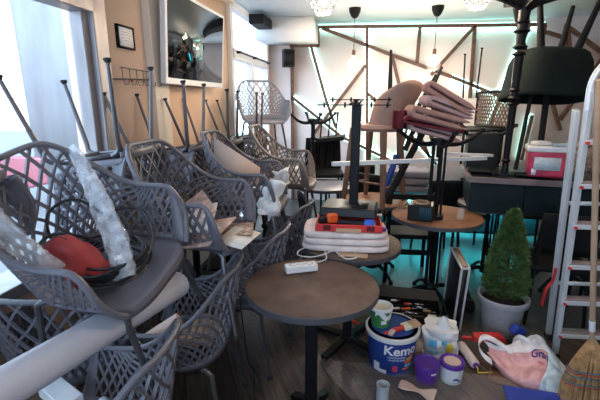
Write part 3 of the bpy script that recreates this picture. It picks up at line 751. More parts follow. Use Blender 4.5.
tpn = spline([F1+V((0, 0, -.1)), F1+V((0, 0, .04)), F1+V((.05, .0, .13)), F1+V((.15, .0, .17)), F1+V((.26, 0, .13)), F1+dxt+V((0, 0, .02)), F1+dxt+V((0, 0, -.1))])
MB().tube(tpn, .016, 10).build('top_hoop', 'alu', ld)
for q in (F0, F0+dx, B0, B0+dx): MB().box(q+V((0, 0, .0)), (.034, .07, .05)).build('foot', 'rubber', ld, bevel=.004)
for z in (.5, 1.1):
    t = (z-.02)/1.64; a = B0.lerp(B1, t); MB().bar(a, (B0+dx).lerp(B1+dxt, t), .02, .02).build('cross_bar', 'alu', ld)
loose('red_hose', 'short red hose hanging beside the ladder rail', 'hose', MB().tube(spline([at(556, 268, y=2.62), at(553, 280, y=2.65), at(546, 290, y=2.66), at(542, 305, y=2.7)]), .009, 8), 'red_plastic', (0, 0, 0))

# BROOM
br = thing('broom', 'straw broom with wooden handle standing in front of the ladder', 'broom', (1.25, 2.1, 0), (0, 0, 0))
hd = V((1.21, 2.1, .4))-V((1.25, 2.1, 0)); top = at(598, 80, y=1.75)-V((1.25, 2.1, 0))
MB().tube([hd, top], [.013, .012], 12).build('handle', 'broom_wood', br)
random.seed(3)
m = MB()
for k in range(520):
    a = random.random()*2*pi; q = sqrt(random.random())
    p0 = hd+V((.018*q*cos(a), .014*q*sin(a), .02)); p1 = hd*.62+V((.095*q*cos(a), .045*q*sin(a), .0)); p1.z = .3-.02*q*q
    p2 = V((.15*q*cos(a)+random.uniform(-.012, .012), .05*q*sin(a), random.uniform(.002, .03)))
    pts = spline([p0, p1, p1.lerp(p2, .5)+V((.02*q*cos(a), 0, 0)), p2], 2); m.tube(pts, [.0032]*(len(pts)-1)+[.0015], 3, caps=False)
m.build('bristles', 'straw', br)
for z, mt in ((.25, 'thread_blue'), (.235, 'thread_red'), (.215, 'thread_blue'), (.175, 'thread_blue'), (.16, 'thread_red')):
    w = .085+.05*(.3-z)/.15*.6
    pts = [V((hd.x*z/.4+(w+.018)*cos(2*pi*k/28), hd.y*z/.4+.05*sin(2*pi*k/28), z+.004*sin(k))) for k in range(28)]
    MB().tube(pts, .003, 5, closed=True).build('binding', mt, br)
MB().tube([hd+V((0, 0, -.02)), hd+V((0, 0, .03))], [.024, .017], 12).build('collar', 'straw', br)
MB().tube([hd+(top-hd)*.07, hd+(top-hd)*.12], .0145, 12).build('sticker', 'print_white', br)

# ================================================================== CONIFER IN POT
pt = thing('potted_conifer', 'small green conifer in a grey plastic pot beside the ladder', 'plant', (1.0, 2.82, 0))
MB().lathe([(0, 0), (.105, 0), (.112, .01), (.148, .25), (.168, .255), (.172, .265), (.172, .295), (.165, .302), (.155, .295), (.145, .25), (0, .25)], n=40).build('pot', 'pot_grey', pt)
m = MB()
for x, z, w, h in ((0, .185, .06, .004), (0, .125, .06, .004)): m.box((x, -.1, z), (w, .004, h))
for k in range(3): pass
def onpot(co): a = -pi/2-.35+co.x/.135; rr = .112+.036*(co.y+.15-.01)/.24+.0012; return V((rr*cos(a), rr*sin(a), co.y+.15))
mm = MB()
for x0, x1, y0, y1 in ((-.03, .03, .036, .039), (-.03, .03, -.034, -.031), (-.031, -.028, -.034, .039), (.028, .031, -.034, .039), (-.015, .015, .0, .005), (-.018, .018, -.012, -.008), (-.01, .01, .012, .02)):
    mm.grid(lambda u, v: onpot(V((x0+(x1-x0)*u, y0+(y1-y0)*v, 0))), 6, 1)
mm.build('embossed_label', 'print_grey', pt, solid=.0012)
MB().lathe([(0, .262), (.08, .266), (.146, .258)], n=24).build('soil', 'soil', pt)
MB().tube([(0, 0, .2), (.005, 0, .5), (0, 0, .82)], [.013, .01, .003], 8).build('trunk', 'bark', pt)
m = MB(); random.seed(11)
for k in range(3600):
    z = random.random(); zz = .29+.62*z
    rad = .132*(min(1, (z+.1)/.2)**.6)*(1-z**2.4)**.85*(1-.15*z)
    a = random.random()*2*pi; lump = 1+.22*nz((cos(a)*2, sin(a)*2, z*6), 1, 3)
    rr = rad*lump*(1-.55*random.random()**2.2)
    p = V((rr*cos(a), rr*sin(a), zz)); d = V((cos(a)*.75+random.gauss(0, .25), sin(a)*.75+random.gauss(0, .25), 1.0)).normalized()
    L_ = random.uniform(.022, .05); s_ = d.orthogonal().normalized(); s_ = Matrix.Rotation(random.random()*6.28, 3, d)@s_; w = random.uniform(.003, .006)
    mid = p+d*L_*.5
    m.add([p, mid+s_*w, p+d*L_, mid-s_*w], [(0, 1, 2, 3)])
    m.add([mid, mid+(s_+d*.6)*w*3.2, mid+(s_+d*1.2)*w*3.2], [(0, 1, 2)])
    m.add([mid, mid-(s_-d*.6)*w*3.2, mid-(s_-d*1.2)*w*3.2], [(0, 1, 2)])
m.build('foliage', 'foliage', pt, flat=True)

# ================================================================== BUCKETS AND FLOOR CLUTTER
bc = V((.2, 2.32, 0))
bu = thing('paint_bucket', 'large blue paint bucket with white Kemo lettering and blue lid', 'bucket', bc); bu.scale = (1.05,)*3
HB = .25; r0, r1 = .13, .15
MB().lathe([(0, 0), (r0-.005, 0), (r0, .006), (r1, HB), (0, HB)], n=56).build('body', 'blue_body', bu)
MB().lathe([(r1-.002, HB-.02), (r1+.008, HB-.018), (r1+.011, HB-.005), (r1+.011, HB+.008), (r1+.006, HB+.012), (r1-.004, HB+.01)], n=56).build('rim', 'white_plastic', bu)
MB().lathe([(0, HB+.004), (r1-.03, HB+.004), (r1-.026, HB+.012), (r1-.003, HB+.012)], n=56).build('lid', 'blue_lid', bu)
ang0 = atan2(-bc.y, -bc.x)
def onb(a0, z0, R0=0, off=.0016):
    def fn(co):
        z = z0+co.y; rr = r0+(r1-r0)*z/HB+off+co.z*.3; a = ang0+a0+co.x/rr; return V((rr*cos(a), rr*sin(a), z))
    return fn
text_mesh('lettering', 'Kemo', .085, 'print_white', bu, onb(.42, .178), bold=.0022)
text_mesh('small_print', 'innendispersion\nunutarnja boja', .017, 'print_white', bu, onb(.25, .128))
def patch(name, m, a0, z0, w, h, off=.0014):
    f = onb(a0, z0, off=off); MB().grid(lambda u, v: f(V(((u-.5)*w, (v-.5)*h, 0))), 12, 1).build(name, m, bu)
patch('label_patch', 'print_orange', .78, .1, .05, .02); patch('label_patch', 'print_yellow', .84, .12, .045, .016); patch('label_patch', 'print_orange', .9, .14, .03, .014)
patch('label_patch', 'print_light_blue', .82, .075, .05, .018); patch('label_patch', 'print_orange', .72, .055, .05, .014)
patch('label_patch', 'print_white', -.35, .03, .05, .025); patch('label_patch', 'print_white', -.62, .05, .04, .06); patch('label_patch', 'pinkbucket', .2, .06, .03, .04)
# green pot
gp = thing('small_paint_pot', 'small green and white pot standing on the blue bucket lid', 'pot', (.125, 2.325, HB*1.05+.014), (0, 0, 0)); gp.scale = (1.15,)*3
MB().lathe([(0, 0), (.05, 0), (.058, .105), (.056, .105), (.05, .09), (0, .09)], n=36).build('body', 'green_pot', gp)
MB().lathe([(.056, .095), (.0625, .096), (.0635, .108), (.06, .112), (.054, .112), (.052, .1)], n=36).build('rim', 'print_white', gp)
MB().lathe([(0, .098), (.052, .1)], n=30).build('contents', 'cream', gp)
def gpf(co): z = .055+co.y; rr = .0508+.0085*z/.105+.002; a = -pi/2+.25+co.x/rr; return V((rr*cos(a), rr*sin(a), z))
mm = MB()
for k in range(2): mm.grid(lambda u, v: gpf(V((-.05+.1*u, .012+.02*sin(u*6+k)+.022*v, 0))), 14, 1)
mm.grid(lambda u, v: gpf(V((-.015+.03*u, -.03+.022*v, 0))), 6, 1)
mm.build('label_band', 'print_white', gp)
# brush on lid
pb = thing('paint_brush', 'red handled paint brush lying across the blue bucket lid', 'brush', (.225, 2.26, HB*1.05+.024), (R(0), R(-8), R(28))); pb.scale = (1.35,)*3
MB().tube([(-.07, 0, 0), (-.04, 0, .002), (0, 0, 0), (.03, 0, 0)], [.009, .007, .012, .011], 10).build('handle', 'red_plastic', pb)
MB().box((.045, 0, 0), (.035, .05, .014)).build('ferrule', 'cream', pb, bevel=.003); MB().box((.085, 0, 0), (.05, .052, .012)).build('bristles', 'cardboard', pb, bevel=.003)
loose('wood_block', 'small wood scraper block on the blue bucket lid', 'block', MB().box((0, 0, .01), (.03, .045, .014)), 'pink_board', (.19, 2.22, HB*1.05+.014), (R(20), 0, R(-35)), .002)
# white wrapped tub with blue print
wb = thing('plastic_wrapped_tub', 'crumpled white plastic bag with light blue print behind the purple tubs', 'bag', (.53, 2.5, 0), (0, 0, R(-8)))
def crumple(w, d, h, seed, amp=.03, taper=.0):
    def fn(u, v):
        a = 2*pi*u; c, s_ = cos(a), sin(a); q = 1/(abs(c)**3.5+abs(s_)**3.5)**(1/3.5)
        zz = h*min(1, v/.8); rr = 1-taper*v if v < .8 else (1-taper*.8)*max(0, 1-(v-.8)/.2)
        p = V((w/2*c*q*rr, d/2*s_*q*rr, zz)); n1 = abs(nz(p, 14, seed))*2-.5; n2 = abs(nz(p, 32, seed+2))
        n3 = n1*amp+n2*amp*.35; return p+V((c*n3, s_*n3, n3*.8*(1 if v > .5 else 0)))
    return MB().grid(fn, 60, 34)
crumple(.21, .18, .2, 3, .022).build('bag', 'white_plastic', wb, ang=60)
def cone_tuft(h, r, seed): return MB().grid(lambda u, v: V(((r*(1-v)**.7+.008)*cos(2*pi*u)*(1+.3*nz((cos(2*pi*u), sin(2*pi*u), v*2), 2, seed)), (r*(1-v)**.7+.008)*sin(2*pi*u)*.7, h*v)), 24, 8)
o = cone_tuft(.09, .045, 3).build('tied_top', 'white_plastic', wb, ang=60); o.location = (.01, -.02, .19)
for (x, z, w, h, mt) in ((-.05, .12, .05, .05, 'print_light_blue'), (.02, .135, .03, .03, 'print_light_blue'), (.055, .1, .035, .07, 'print_yellow'), (-.04, .06, .06, .018, 'print_light_blue'), (.07, .05, .03, .04, 'print_light_blue')):
    MB().grid(lambda u, v: V((x+(u-.5)*w, -.108+.006*sin(u*9), z+(v-.5)*h)), 8, 4).build('print_patch', mt, wb, solid=.003)
# purple tubs
def lid_tub(name, label, loc, r, h, body, lid):
    t = thing(name, label, 'tub', loc, group='purple lidded paint tubs')
    MB().lathe([(0, 0), (r*.86, 0), (r*.88, .004), (r*.96, h-.02), (0, h-.02)], n=36).build('body', body, t)
    MB().lathe([(r*.93, h-.025), (r*1.02, h-.025), (r*1.03, h-.004), (r, h), (r*.9, h-.001), (r*.87, h-.006), (0, h-.006)], n=36).build('lid', lid, t); return t
p1 = lid_tub('paint_tub', 'all-purple lidded paint tub beside the blue bucket', (.405, 2.2, 0), .073, .125, 'purple', 'purple')
p2 = lid_tub('paint_tub', 'white paint tub with smeared purple lid right of the all-purple tub', (.555, 2.23, 0), .071, .13, 'white_plastic', 'purple')
MB().lathe([(0, .1265), (.035, .127), (.05, .1258)], (0, 0, 0), 14).build('paint_smear', 'pink_board', p2)
def ontub(co): a = -pi/2+.3+co.x/.063; rr = .0655+.006*(co.y+.06)/.1; return V((rr*cos(a), rr*sin(a), co.y+.06))
MB().grid(lambda u, v: ontub(V((-.02+.04*u, -.03+.012*v+.01*sin(u*4), 0))), 6, 1).build('label_mark', 'print_blue', p2)
MB().grid(lambda u, v: ontub(V((-.005+.03*u, .015+.012*v, 0)))*1.02, 6, 1).build('label_mark', 'print_white', p1)
# metal tin
loose('metal_tin', 'open shiny metal tin at bottom edge in front of the blue bucket', 'tin', MB().lathe([(0, .0), (.034, 0), (.034, .14), (.036, .143), (.032, .143), (.031, .006), (0, .006)], n=32), 'alu', (.135, 1.93, 0))
# roller
ro = thing('paint_roller', 'paint roller with fluffy pink sleeve and yellow frame beside the purple tubs', 'roller', (.7, 2.45, .035), (R(90), 0, R(12)))
MB().lathe([(0, -.11), (.024, -.11), (.03, -.1), (.03, .1), (.024, .11), (0, .11)], n=20).build('sleeve', 'towel', ro)
MB().lathe([(0, .112), (.018, .112), (.018, .12), (0, .12)], n=14).build('end_cap', 'purple', ro)
MB().tube([(0, 0, .12), (0, 0, .14), (.0, -.025, .15), (.09, -.027, .15)], .004, 8).build('frame', 'print_yellow', ro)
loose('red_bar', 'red painted bar on the floor leading towards the grey pot', 'bar', MB().bar((.7, 2.62, .05), (.98, 2.6, .06), .022, .022), 'red_plastic', (0, 0, 0), bevel=.003)
loose('red_cable', 'red cable lying on floor behind the front table pedestal', 'cable', MB().tube(spline([(-.32, 2.98, .008), (-.15, 2.85, .008), (.02, 2.72, .008), (.12, 2.6, .008), (.3, 2.75, .008)]), .008, 6), 'red_plastic', (0, 0, 0))
loose('black_cable', 'thin black cable hanging down to floor between the front table and lattice chairs', 'cable', MB().tube(spline([at(240, 300, z=.55), at(243, 325, z=.4), at(248, 360, z=.15), at(254, 372, z=.01), at(255, 399, z=.008)]), .004, 6), 'cable_black', (0, 0, 0))
# open toolbox tray
tx = thing('tool_tray', 'open black tool box full of hand tools on the floor behind the buckets', 'tool box', (.36, 2.92, .0), (0, 0, R(-3)))
m = MB().box((0, 0, .01), (.48, .28, .02))
for sx in (-1, 1): m.box((sx*.235, 0, .05), (.014, .28, .09))
for sy in (-1, 1): m.box((0, sy*.135, .05), (.48, .014, .09))
for y in (-.04, .05): m.box((0, y, .045), (.46, .006, .06))
m.build('tray', 'black_plastic', tx, bevel=.003)
MB().box((0, .2, .09), (.48, .12, .014), rot=(R(50), 0, 0)).build('lid', 'black_plastic', tx, bevel=.003)
random.seed(5)
tcols = ['red_plastic', 'chrome', 'chrome', 'black_plastic', 'cream', 'red_plastic', 'alu', 'orange', 'chrome', 'cardboard', 'chrome', 'alu', 'red_plastic', 'chrome']
tn = ['screwdriver with red grip', 'bare steel spanner', 'steel rod', 'black gripped file', 'cream handled putty knife', 'red clamp bar', 'aluminium scraper', 'orange handled cutter', 'short steel chisel', 'wooden handled rasp', 'steel drill bit', 'flat aluminium rule', 'red handled pliers arm', 'long steel bit']
for i in range(14):
    x = -.18+.36*(i % 5)/4+random.uniform(-.02, .02); y = -.09+.085*(i//5)+random.uniform(-.01, .01); L_ = random.uniform(.07, .12)
    a = random.uniform(-.25, .25); p = V((.36+x, 2.92+y, .07+.012*(i % 3))); d = V((cos(a), sin(a), random.uniform(-.05, .1)))*L_/2
    t = thing('hand_tool', tn[i]+' in the '+['front', 'middle', 'rear'][i//5]+' bay of the black tool box', 'tool', p, group='hand tools in the black tool box')
    MB().tube([-d, d*.1], [.009, .011], 8).build('grip', tcols[i], t); MB().bar(d*.1, d, .008, .006).build('blade', 'chrome', t)
# metal edged case standing
ca = thing('metal_edged_case', 'upright black case with aluminium edges between tool box and conifer', 'case', (.69, 2.95, .005), (R(0), R(7), R(-86)))
MB().box((0, 0, .27), (.3, .05, .52)).build('panel', 'black_plastic', ca)
m = MB()
for sx in (-1, 1):
    for sy in (-1, 1): m.box((sx*.15, sy*.025, .27), (.014, .014, .54))
for z in (.008, .532):
    for sy in (-1, 1): m.box((0, sy*.025, z), (.31, .014, .014))
    for sx in (-1, 1): m.box((sx*.15, 0, z), (.014, .05, .014))
m.build('edge_frame', 'alu', ca, bevel=.002)
MB().box((0, 0, .543), (.27, .036, .008)).build('top_panel', 'cardboard', ca)
# plastic carrier bag (open, pinkish and white)
pb_ = thing('carrier_bag', 'white and pink plastic carrier bag with printed word on floor before the grey pot', 'bag', (0, 0, 0))
net = [[(484, 340, .13), (501, 346, .12), (522, 339, .17), (538, 335, .2), (553, 352, .13), (575, 380, .03)],
       [(488, 346, .10), (506, 352, .10), (524, 351, .14), (543, 348, .17), (558, 362, .12), (576, 386, .03)],
       [(489, 352, .09), (506, 362, .07), (524, 366, .09), (543, 364, .12), (556, 374, .10), (570, 391, .02)],
       [(487, 352, .10), (503, 369, .06), (521, 379, .06), (538, 380, .09), (548, 386, .06), (563, 396, .015)],
       [(488, 353, .08), (502, 373, .02), (519, 386, .012), (534, 392, .012), (545, 396, .012), (556, 399, .012)]]
NW = [[at(a, b, z=c) for a, b, c in row] for row in net]
def crv(P, t):
    n = len(P)-1; i = min(int(t*n), n-1); f = t*n-i; p0 = P[max(i-1, 0)]; p1 = P[i]; p2 = P[i+1]; p3 = P[min(i+2, n)]
    return .5*((2*p1)+(-p0+p2)*f+(2*p0-5*p1+4*p2-p3)*f*f+(-p0+3*p1-3*p2+p3)*f**3)
def bagfn(u, v):
    p = crv([crv(r_, u) for r_ in NW], v)
    p = p+V((0, 0, .028*abs(nz((u*4, v*2.2, 0), 1.6, 4))+.010*abs(nz((u*14, v*6, 0), 1, 6))-.008)); p.z = max(p.z, .006); return p
MB().grid(lambda u, v: bagfn(u*.66, .28+v*.72), 34, 24).build('side_panel', 'bag_pink', pb_, solid=.002, ang=75)
MB().grid(lambda u, v: bagfn(u*.66, v*.28), 34, 10).build('mouth_edge', 'bag_white', pb_, solid=.002, ang=75)
MB().grid(lambda u, v: bagfn(.66+.34*u, v), 22, 30).build('side_panel', 'bag_blue', pb_, solid=.002, ang=75)
def strap(pts, w, name='handle'):
    P = spline([at(a, b, z=c) for a, b, c in pts], 8); n = len(P)
    MB().grid(lambda u, v: P[min(int(u*(n-1)), n-1)]+V((0, (v-.5)*w, (v-.5)*w*.8)), n-1, 3).build(name, 'bag_white', pb_, solid=.002)
strap([(506, 348, .13), (497, 342, .15), (486, 337, .16), (480, 340, .14), (479, 348, .11), (484, 356, .09), (492, 362, .07)], .03)
strap([(530, 342, .18), (520, 337, .18), (514, 341, .13), (513, 348, .1)], .025)
def onbag(co):
    p = bagfn(max(0, min(1, .63+co.x*1.35)), max(0, min(1, .38-co.y*2.6+co.x*.3))); p.z += .007; p.y -= .004; return p
text_mesh('lettering', 'Gran', .07, 'print_blue', pb_, lambda co: onbag(V((co.x-.05, co.y, co.z))), bold=.001)
text_mesh('small_print', 'moda', .045, 'print_light_blue', pb_, lambda co: onbag(V((co.x+.1, co.y-.01, co.z))))
text_mesh('small_print', 'moda', .03, 'pinkbucket', pb_, lambda co: onbag(V((co.x-.04, co.y-.05, co.z))))

# things by bag
loose('blue_sleeve', 'dark blue wrapped packet tucked behind the carrier bag', 'packet', soft_box(.1, .05, .07, 8), 'print_blue', (1.03, 2.6, .12), (0, R(30), R(20)))
loose('red_packet', 'red packet behind the pink side of the carrier bag', 'packet', soft_box(.2, .06, .05, 9), 'red_plastic', (.85, 2.56, .08), (0, 0, R(10)))
cbx2 = loose('cardboard_box', 'low open cardboard box under the carrier bag', 'box', MB().box((0, 0, .01), (.26, .01, .02)).box((0, .16, .01), (.26, .01, .02)).box((-.13, .08, .01), (.01, .16, .02)).box((.13, .08, .01), (.01, .16, .02)).box((0, .08, .004), (.26, .16, .006)), 'leg_wood', (.9, 2.2, 0), (0, 0, R(-20)))
# plastic sheet with dark blue panel at bottom
o = MB().grid(lambda u, v: V((-.42+1.5*u+.25*(1-v)*(1-u), 2.0+.32*v, .012+.025*abs(nz((u*8, v*3, 0), 1.2, 2))+.012*abs(nz((u*20, v*8, 0), 1, 3)))), 70, 20).build('plastic_sheet', 'film_floor', ang=80); tag(o, 'crumpled clear plastic sheet spread on floor along the bottom of the buckets', 'plastic sheet')
o.location = (0.12, -.05, 0)
loose('blue_board', 'dark blue panel with white edge lying on floor in front of the carrier bag', 'panel', MB().box((0, 0, .012), (.36, .16, .012)), 'print_blue', (1.0, 2.07, .03), (0, 0, R(-4)), .003)
loose('paper_scrap', 'pale torn paper scrap on the plastic sheet right of the metal tin', 'paper', MB().grid(lambda u, v: V(((u-.5)*.2, (v-.5)*.07*(1+.4*sin(u*8)), .01*sin(u*5+v*3))), 14, 6), 'pink_board', (.33, 2.02, .06), (0, 0, R(-22)), solid=.002)
loose('black_bag', 'dark bundle on floor between the metal edged case and grey pot', 'bundle', soft_box(.22, .2, .12, 12, amp=.02), 'black_matt', (.78, 3.15, 0))

# ================================================================== ITEMS IN CHAIRS
# C1 seat z = 1.18
t = thing('cable_coil', 'coiled black cable on the seat of the nearest armchair', 'cable', (-.93, 1.27, 1.035), (R(14.8), 0, 0))
m = MB(); random.seed(2); pts = []
for k in range(9*24):
    a = 2*pi*k/24; rr = .125+.022*sin(k*.13)+.01*sin(k*.37); pts.append(V((rr*cos(a)*1.02, rr*sin(a)*.98, .012+.0045*k/24*1.6+.006*sin(a*1.5+k*.05))))
m.tube(pts, .006, 6); m.build('loop', 'cable_black', t)
for pp in ([(-.1, -.05, .05), (-.2, -.02, .12), (-.24, .05, .2), (-.17, .12, .22), (-.05, .12, .14), (.06, .08, .06)], [(-.05, .1, .05), (-.1, .2, .12), (.02, .22, .13), (.12, .12, .08), (.13, .02, .04)], [(-.1, -.1, .04), (-.22, -.1, .1), (-.2, .0, .14), (-.06, .05, .08)]):
    MB().tube(spline(pp), .006, 6).build('loose_end', 'cable_black', t)
o = MB().grid(lambda u, v: (lambda a, q: V((.13*cos(a)*(1-.25*v)*sin(pi*min(.999, .02+v*.49)+0)**0 if False else .12*cos(a)*(1-v)**.45, .085*sin(a)*(1-v)**.45, .15*v))+V((.012, .01, .0))*nz((cos(a), sin(a), v*2), 2, 5))(2*pi*u, v), 32, 14).build('red_bag', 'red_bag'); o.location = (-1.03, 1.2, 1.03); o.scale = (1.0, 1.0, 1.15); o.rotation_euler = (R(14), R(-10), R(20)); tag(o, 'dark red cloth bag lying on cables in the nearest armchair', 'bag')
# bubble wrap roll leaning
def film_tube(name, pts, r, label, m='film', seed=1, fl=.6):
    P = spline(pts, 8); n = len(P)
    def fn(u, v):
        i = min(int(v*(n-1)), n-1); p = P[i]; d = (P[min(i+1, n-1)]-P[max(i-1, 0)]).normalized(); s_ = d.cross(V((0, 1, .2))).normalized(); w = d.cross(s_)
        a = 2*pi*u; rr = r(v)*(1+.35*abs(nz((cos(a)*1.5, sin(a)*1.5, v*7), 1.4, seed))); return p+s_*rr*cos(a)+w*rr*sin(a)*fl
    o = MB().grid(fn, 22, n-1).build(name, m, ang=70); return tag(o, label, 'plastic wrap')
film_tube('plastic_wrap', [at(72, 148, y=1.42), at(92, 185, y=1.36), at(108, 222, y=1.3), at(120, 252, y=1.24), at(125, 281, y=1.18)], lambda v: .024+.034*sin(min(1, v*1.4)*pi/2)-.01*v, 'long twist of clear plastic wrap leaning in the nearest armchair')
film_tube('plastic_wrap', [at(-20, 212, y=1.02), at(8, 236, y=1.04), at(32, 254, y=1.07), at(60, 272, y=1.1)], lambda v: .055-.02*v, 'clear plastic wrap lying at left edge inside the nearest armchair', seed=6)
loose('adapter', 'small white adapter block on the cable coil', 'adapter', MB().box((0, 0, .014), (.03, .025, .026)), 'white_plastic', (-.86, 1.21, 1.085), (R(14), 0, R(25)), .004)
# long grey tube
ta, tb = at(178, 284, z=.88), at(-40, 415, z=.93)
o = MB(); d = (tb-ta).normalized()
o = MB().tube([ta, tb], .056, 32).build('tube', 'grey_pvc'); o.name = 'plastic_pipe'; tag(o, 'long thick pale grey pipe lying across the lower chairs at lower left', 'pipe')
loose('white_carton', 'small white carton lying at the bottom left corner', 'carton', MB().box((0, 0, .03), (.19, .08, .05)), 'white_plastic', at(62, 402, z=.52), (0, 0, R(-25)), .004)
loose('white_carton', 'white roll end beside the carton at the bottom left', 'roll', MB().lathe([(0, 0), (.02, 0), (.02, .1), (.016, .1), (.016, .01), (0, .01)], n=16), 'white_plastic', at(103, 402, z=.52), (R(70), 0, R(40)))
# C2: magazines in clear bag
zs = 1.0
for i, (x, y, rz, ty, mt, lab) in enumerate(((-.86, 1.84, 30, -34, 'magazine', 'colourful magazine leaning in the second armchair'), (-.82, 1.78, 10, -22, 'paper', 'white brochure in front of the magazine in the second armchair'), (-.74, 1.7, -12, -14, 'magazine', 'lower magazine under the clear bag in the second armchair'))):
    loose('magazine', lab, 'magazine', MB().box((0, 0, 0), (.2, .27, .008)), mt, (x, y, zs+.1-.03*i), (R(12), R(ty+90 if False else ty), R(rz)), .002)
film_tube('plastic_bag', [V((-.93, 1.7, 1.16)), V((-.84, 1.7, 1.12)), V((-.74, 1.69, 1.08)), V((-.67, 1.67, 1.04))], lambda v: .06-.02*v, 'clear crumpled plastic bag over the magazines in the second armchair', seed=3, fl=.8)
loose('leaflet', 'dark printed leaflet on the front edge of the second armchair seat', 'leaflet', MB().box((0, 0, 0), (.14, .2, .004)), 'leaflet', (-.63, 1.87, 1.012), (0, 0, R(14)))
loose('leaflet', 'white spotted sheet hanging over the front edge of the second armchair', 'leaflet', MB().box((0, 0, 0), (.14, .24, .004)), 'paper', (-.6, 1.76, 1.008), (0, R(10), R(-6)))
# C3: tan board + white bag
o = MB().add([(0, 0, 0), (0, .0, .26), (.42, 0, .02), (.4, 0, -.12), (.02, 0, -.12)], [(0, 1, 2, 3, 4)]).build('tan_board', 'pink_board', solid=.01); o.scale = (.72, 1, .8); o.location = at(214, 165, y=2.45)+V((0, 0, -.03)); o.rotation_euler = (R(-8), R(0), R(6)); tag(o, 'tan triangular board leaning in the third armchair', 'board')
def blob(w, d, h, seed, amp=.02): 
    return crumple(w, d, h, seed, amp, .3)
loose('plastic_bag', 'white crumpled plastic bag hanging over the arm of the third armchair', 'bag', blob(.13, .1, .2, 7, .028), 'white_plastic', (-.6, 2.32, .97), (0, R(14), R(20)), ang=60)
loose('plastic_bag', 'small white crumpled bag tucked behind the tan board', 'bag', blob(.12, .1, .1, 9, .03), 'white_plastic', (-.6, 2.78, 1.06), (0, R(-10), 0), ang=60)
loose('plastic_bag', 'white bag on the seat of the fourth armchair', 'bag', blob(.16, .16, .1, 12, .03), 'white_plastic', (-.62, 3.15, 1.02), ang=60)
# A: cardboard in lower chair
loose('cardboard_piece', 'folded cardboard piece inside the floor armchair left of the round table', 'cardboard', MB().box((0, 0, 0), (.3, .24, .02)).box((.1, .02, .03), (.16, .2, .03)), 'cardboard', (-.86, 1.68, .5), (R(-12), R(10), R(20)), .004)
loose('wooden_roll', 'short pale wooden cylinder inside the floor armchair', 'roll', MB().tube([(-.1, 0, 0), (.1, 0, 0)], .035, 20), 'pink_board', (-.9, 1.5, .62), (0, R(-28), R(30)))

# ================================================================== WALL ITEMS
tv = thing('television', 'flat television with white frame hanging high on the left wall', 'television', (XW+.13, 3.54, 2.12), (0, R(4), 0))
MB().box((0, 0, 0), (.045, 1.22, .7)).build('housing', 'white_plastic', tv, bevel=.008)
MB().box((.024, 0, .01), (.004, 1.15, .62)).build('screen', 'screen', tv)
MB().box((-.06, 0, 0), (.1, .2, .25)).build('wall_mount', 'black_iron', tv)
fr = thing('picture_frame', 'small black framed notice on the wall right of the large window', 'picture frame', (XW+.012, 2.64, 2.06))
m = MB()
for sy in (-1, 1): m.box((0, sy*.09, 0), (.02, .012, .14))
for sz in (-1, 1): m.box((0, 0, sz*.067), (.02, .192, .012))
m.build('frame', 'black_matt', fr)
MB().box((.002, 0, 0), (.006, .175, .125)).build('notice', 'print_white', fr)
m = MB()
for k, w in ((.03, .08), (.012, .11), (-.004, .1), (-.02, .06)): m.box((.0056, 0, k), (.001, w, .0035))
m.build('printed_lines', 'print_grey', fr)
rk_ = thing('coat_rack', 'thin metal coat rack with hooks below the framed notice', 'coat rack', (XW+.01, 2.62, 1.8))
m = MB().tube([(.03, -.3, -.02), (.03, .3, .0)], .006, 8).tube([(.03, -.12, .06), (.03, .35, .05)], .004, 8)
for k in range(6): y = -.1+.085*k; m.tube([(.03, y, .06), (.03, y, -.01), (.045, y, -.05), (.07, y, -.045), (.075, y, -.02)], .003, 6)
m.tube([(0, -.3, -.02), (.03, -.3, -.02)], .01, 8).tube([(0, .3, 0), (.03, .3, 0)], .01, 8)
m.build('hook_rail', 'leg_steel', rk_)
MB().lathe([(0, 0), (.008, 0), (.008, .016), (0, .016)], (.035, .0, -.03), 10).build('red_tip', 'red_plastic', rk_)
sp = thing('wall_speaker', 'small black wall speaker in the corner beside the glazed door', 'speaker', (-1.27, 6.42, 2.28), (0, 0, R(25)))
MB().box((0, 0, 0), (.17, .15, .26)).build('cabinet', 'black_plastic', sp, bevel=.01); MB().box((0, -.078, 0), (.14, .006, .22)).build('grille', 'black_matt', sp); MB().box((0, .1, 0), (.04, .1, .04)).build('bracket', 'black_iron', sp)
sw = 0
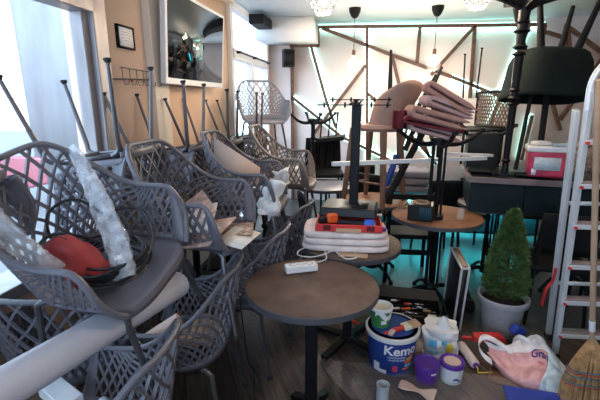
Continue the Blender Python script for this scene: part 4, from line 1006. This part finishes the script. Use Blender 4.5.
# ================================================================== PENDANTS
def pendant(px, label, y=5.3):
    p = at(px[0], px[1], z=ZC-.0); 
    t = thing('pendant_lamp', label, 'lamp', (p.x, p.y, ZC), group='bare bulb pendants before the back wall')
    MB().lathe([(0, -.0), (.075, -.0), (.072, -.04), (.045, -.1), (.02, -.12), (0, -.12)], n=28).build('ceiling_cap', 'black_matt', t)
    MB().tube([(0, 0, -.12), (0, 0, -.5)], .004, 6).build('cord', 'cable_black', t)
    MB().lathe([(0, -.5), (.02, -.5), (.024, -.54), (.024, -.56), (0, -.56)], n=16).build('socket', 'leg_wood', t)
    MB().lathe([(.02, -.56), (.04, -.59), (.075, -.64), (.085, -.69), (.07, -.745), (.03, -.77), (0, -.773)], n=28).build('bulb', 'bulb_glass', t)
    MB().lathe([(0, -.58), (.006, -.59), (.01, -.64), (.006, -.69), (0, -.7)], n=10).build('filament', 'bulb', t)
    l = bpy.data.lights.new('pendant_light', 'POINT'); l.energy = 34; l.color = (1, .84, .7); l.shadow_soft_size = .05
    lo = bpy.data.objects.new('pendant_light', l); C.objects.link(lo); lo.parent = t; lo.location = (0, 0, -.85)
pendant((355, 8), 'bare bulb pendant with black cap, left one before the back wall')
pendant((438, 6), 'bare bulb pendant with black cap, right one before the back wall')
def cage(loc, label):
    t = thing('cage_lamp', label, 'lamp', loc, group='wire cage pendants near the ceiling')
    m = MB(); n = 8
    rings = [(.03, .14), (.085, .06), (.1, -.02), (.055, -.08)]
    P = [[V((r*cos(2*pi*(k+.5*(i % 2))/n), r*sin(2*pi*(k+.5*(i % 2))/n), z)) for k in range(n)] for i, (r, z) in enumerate(rings)]
    for i, ring in enumerate(P):
        for k in range(n):
            m.tube([ring[k], ring[(k+1) % n]], .003, 5)
            if i < 3:
                j = k if i % 2 == 0 else (k+1) % n
                m.tube([ring[k], P[i+1][k]], .003, 5); m.tube([ring[k], P[i+1][(k-1) % n] if i % 2 == 0 else P[i+1][(k+1) % n]], .003, 5)
    m.build('wire_cage', 'chrome', t)
    MB().tube([(0, 0, .12), (0, 0, ZC-loc[2])], .004, 6).build('cord', 'cable_black', t)
    MB().lathe([(0, .14), (.022, .14), (.022, .08), (0, .08)], n=12).build('socket', 'leg_wood', t)
    MB().lathe([(0, .08), (.018, .075), (.035, .03), (.03, -.005), (0, -.02)], n=18).build('bulb', 'bulb', t)
    l = bpy.data.lights.new('cage_light', 'POINT'); l.energy = 25; l.color = (1, .78, .58); l.shadow_soft_size = .06
    lo = bpy.data.objects.new('cage_light', l); C.objects.link(lo); lo.parent = t; lo.location = (0, 0, -.12)
cage((-.41, 3.55, 2.42), 'wire cage pendant lamp at top centre of the picture')
cage((.79, 3.55, 2.42), 'wire cage pendant lamp left of the turned iron post')
cage((.75, 1.1, 2.42), 'wire cage pendant lamp overhead in the front part of the room')  # added out-of-view lamp: warm fill for the front table and floor clutter
loose('newspaper', 'white printed sheet standing upright behind the top of the ladder', 'newspaper', MB().box((0, 0, .14), (.2, .02, .28)), 'leaflet', (1.66, 3.5, 1.05), (0, 0, R(-10)))
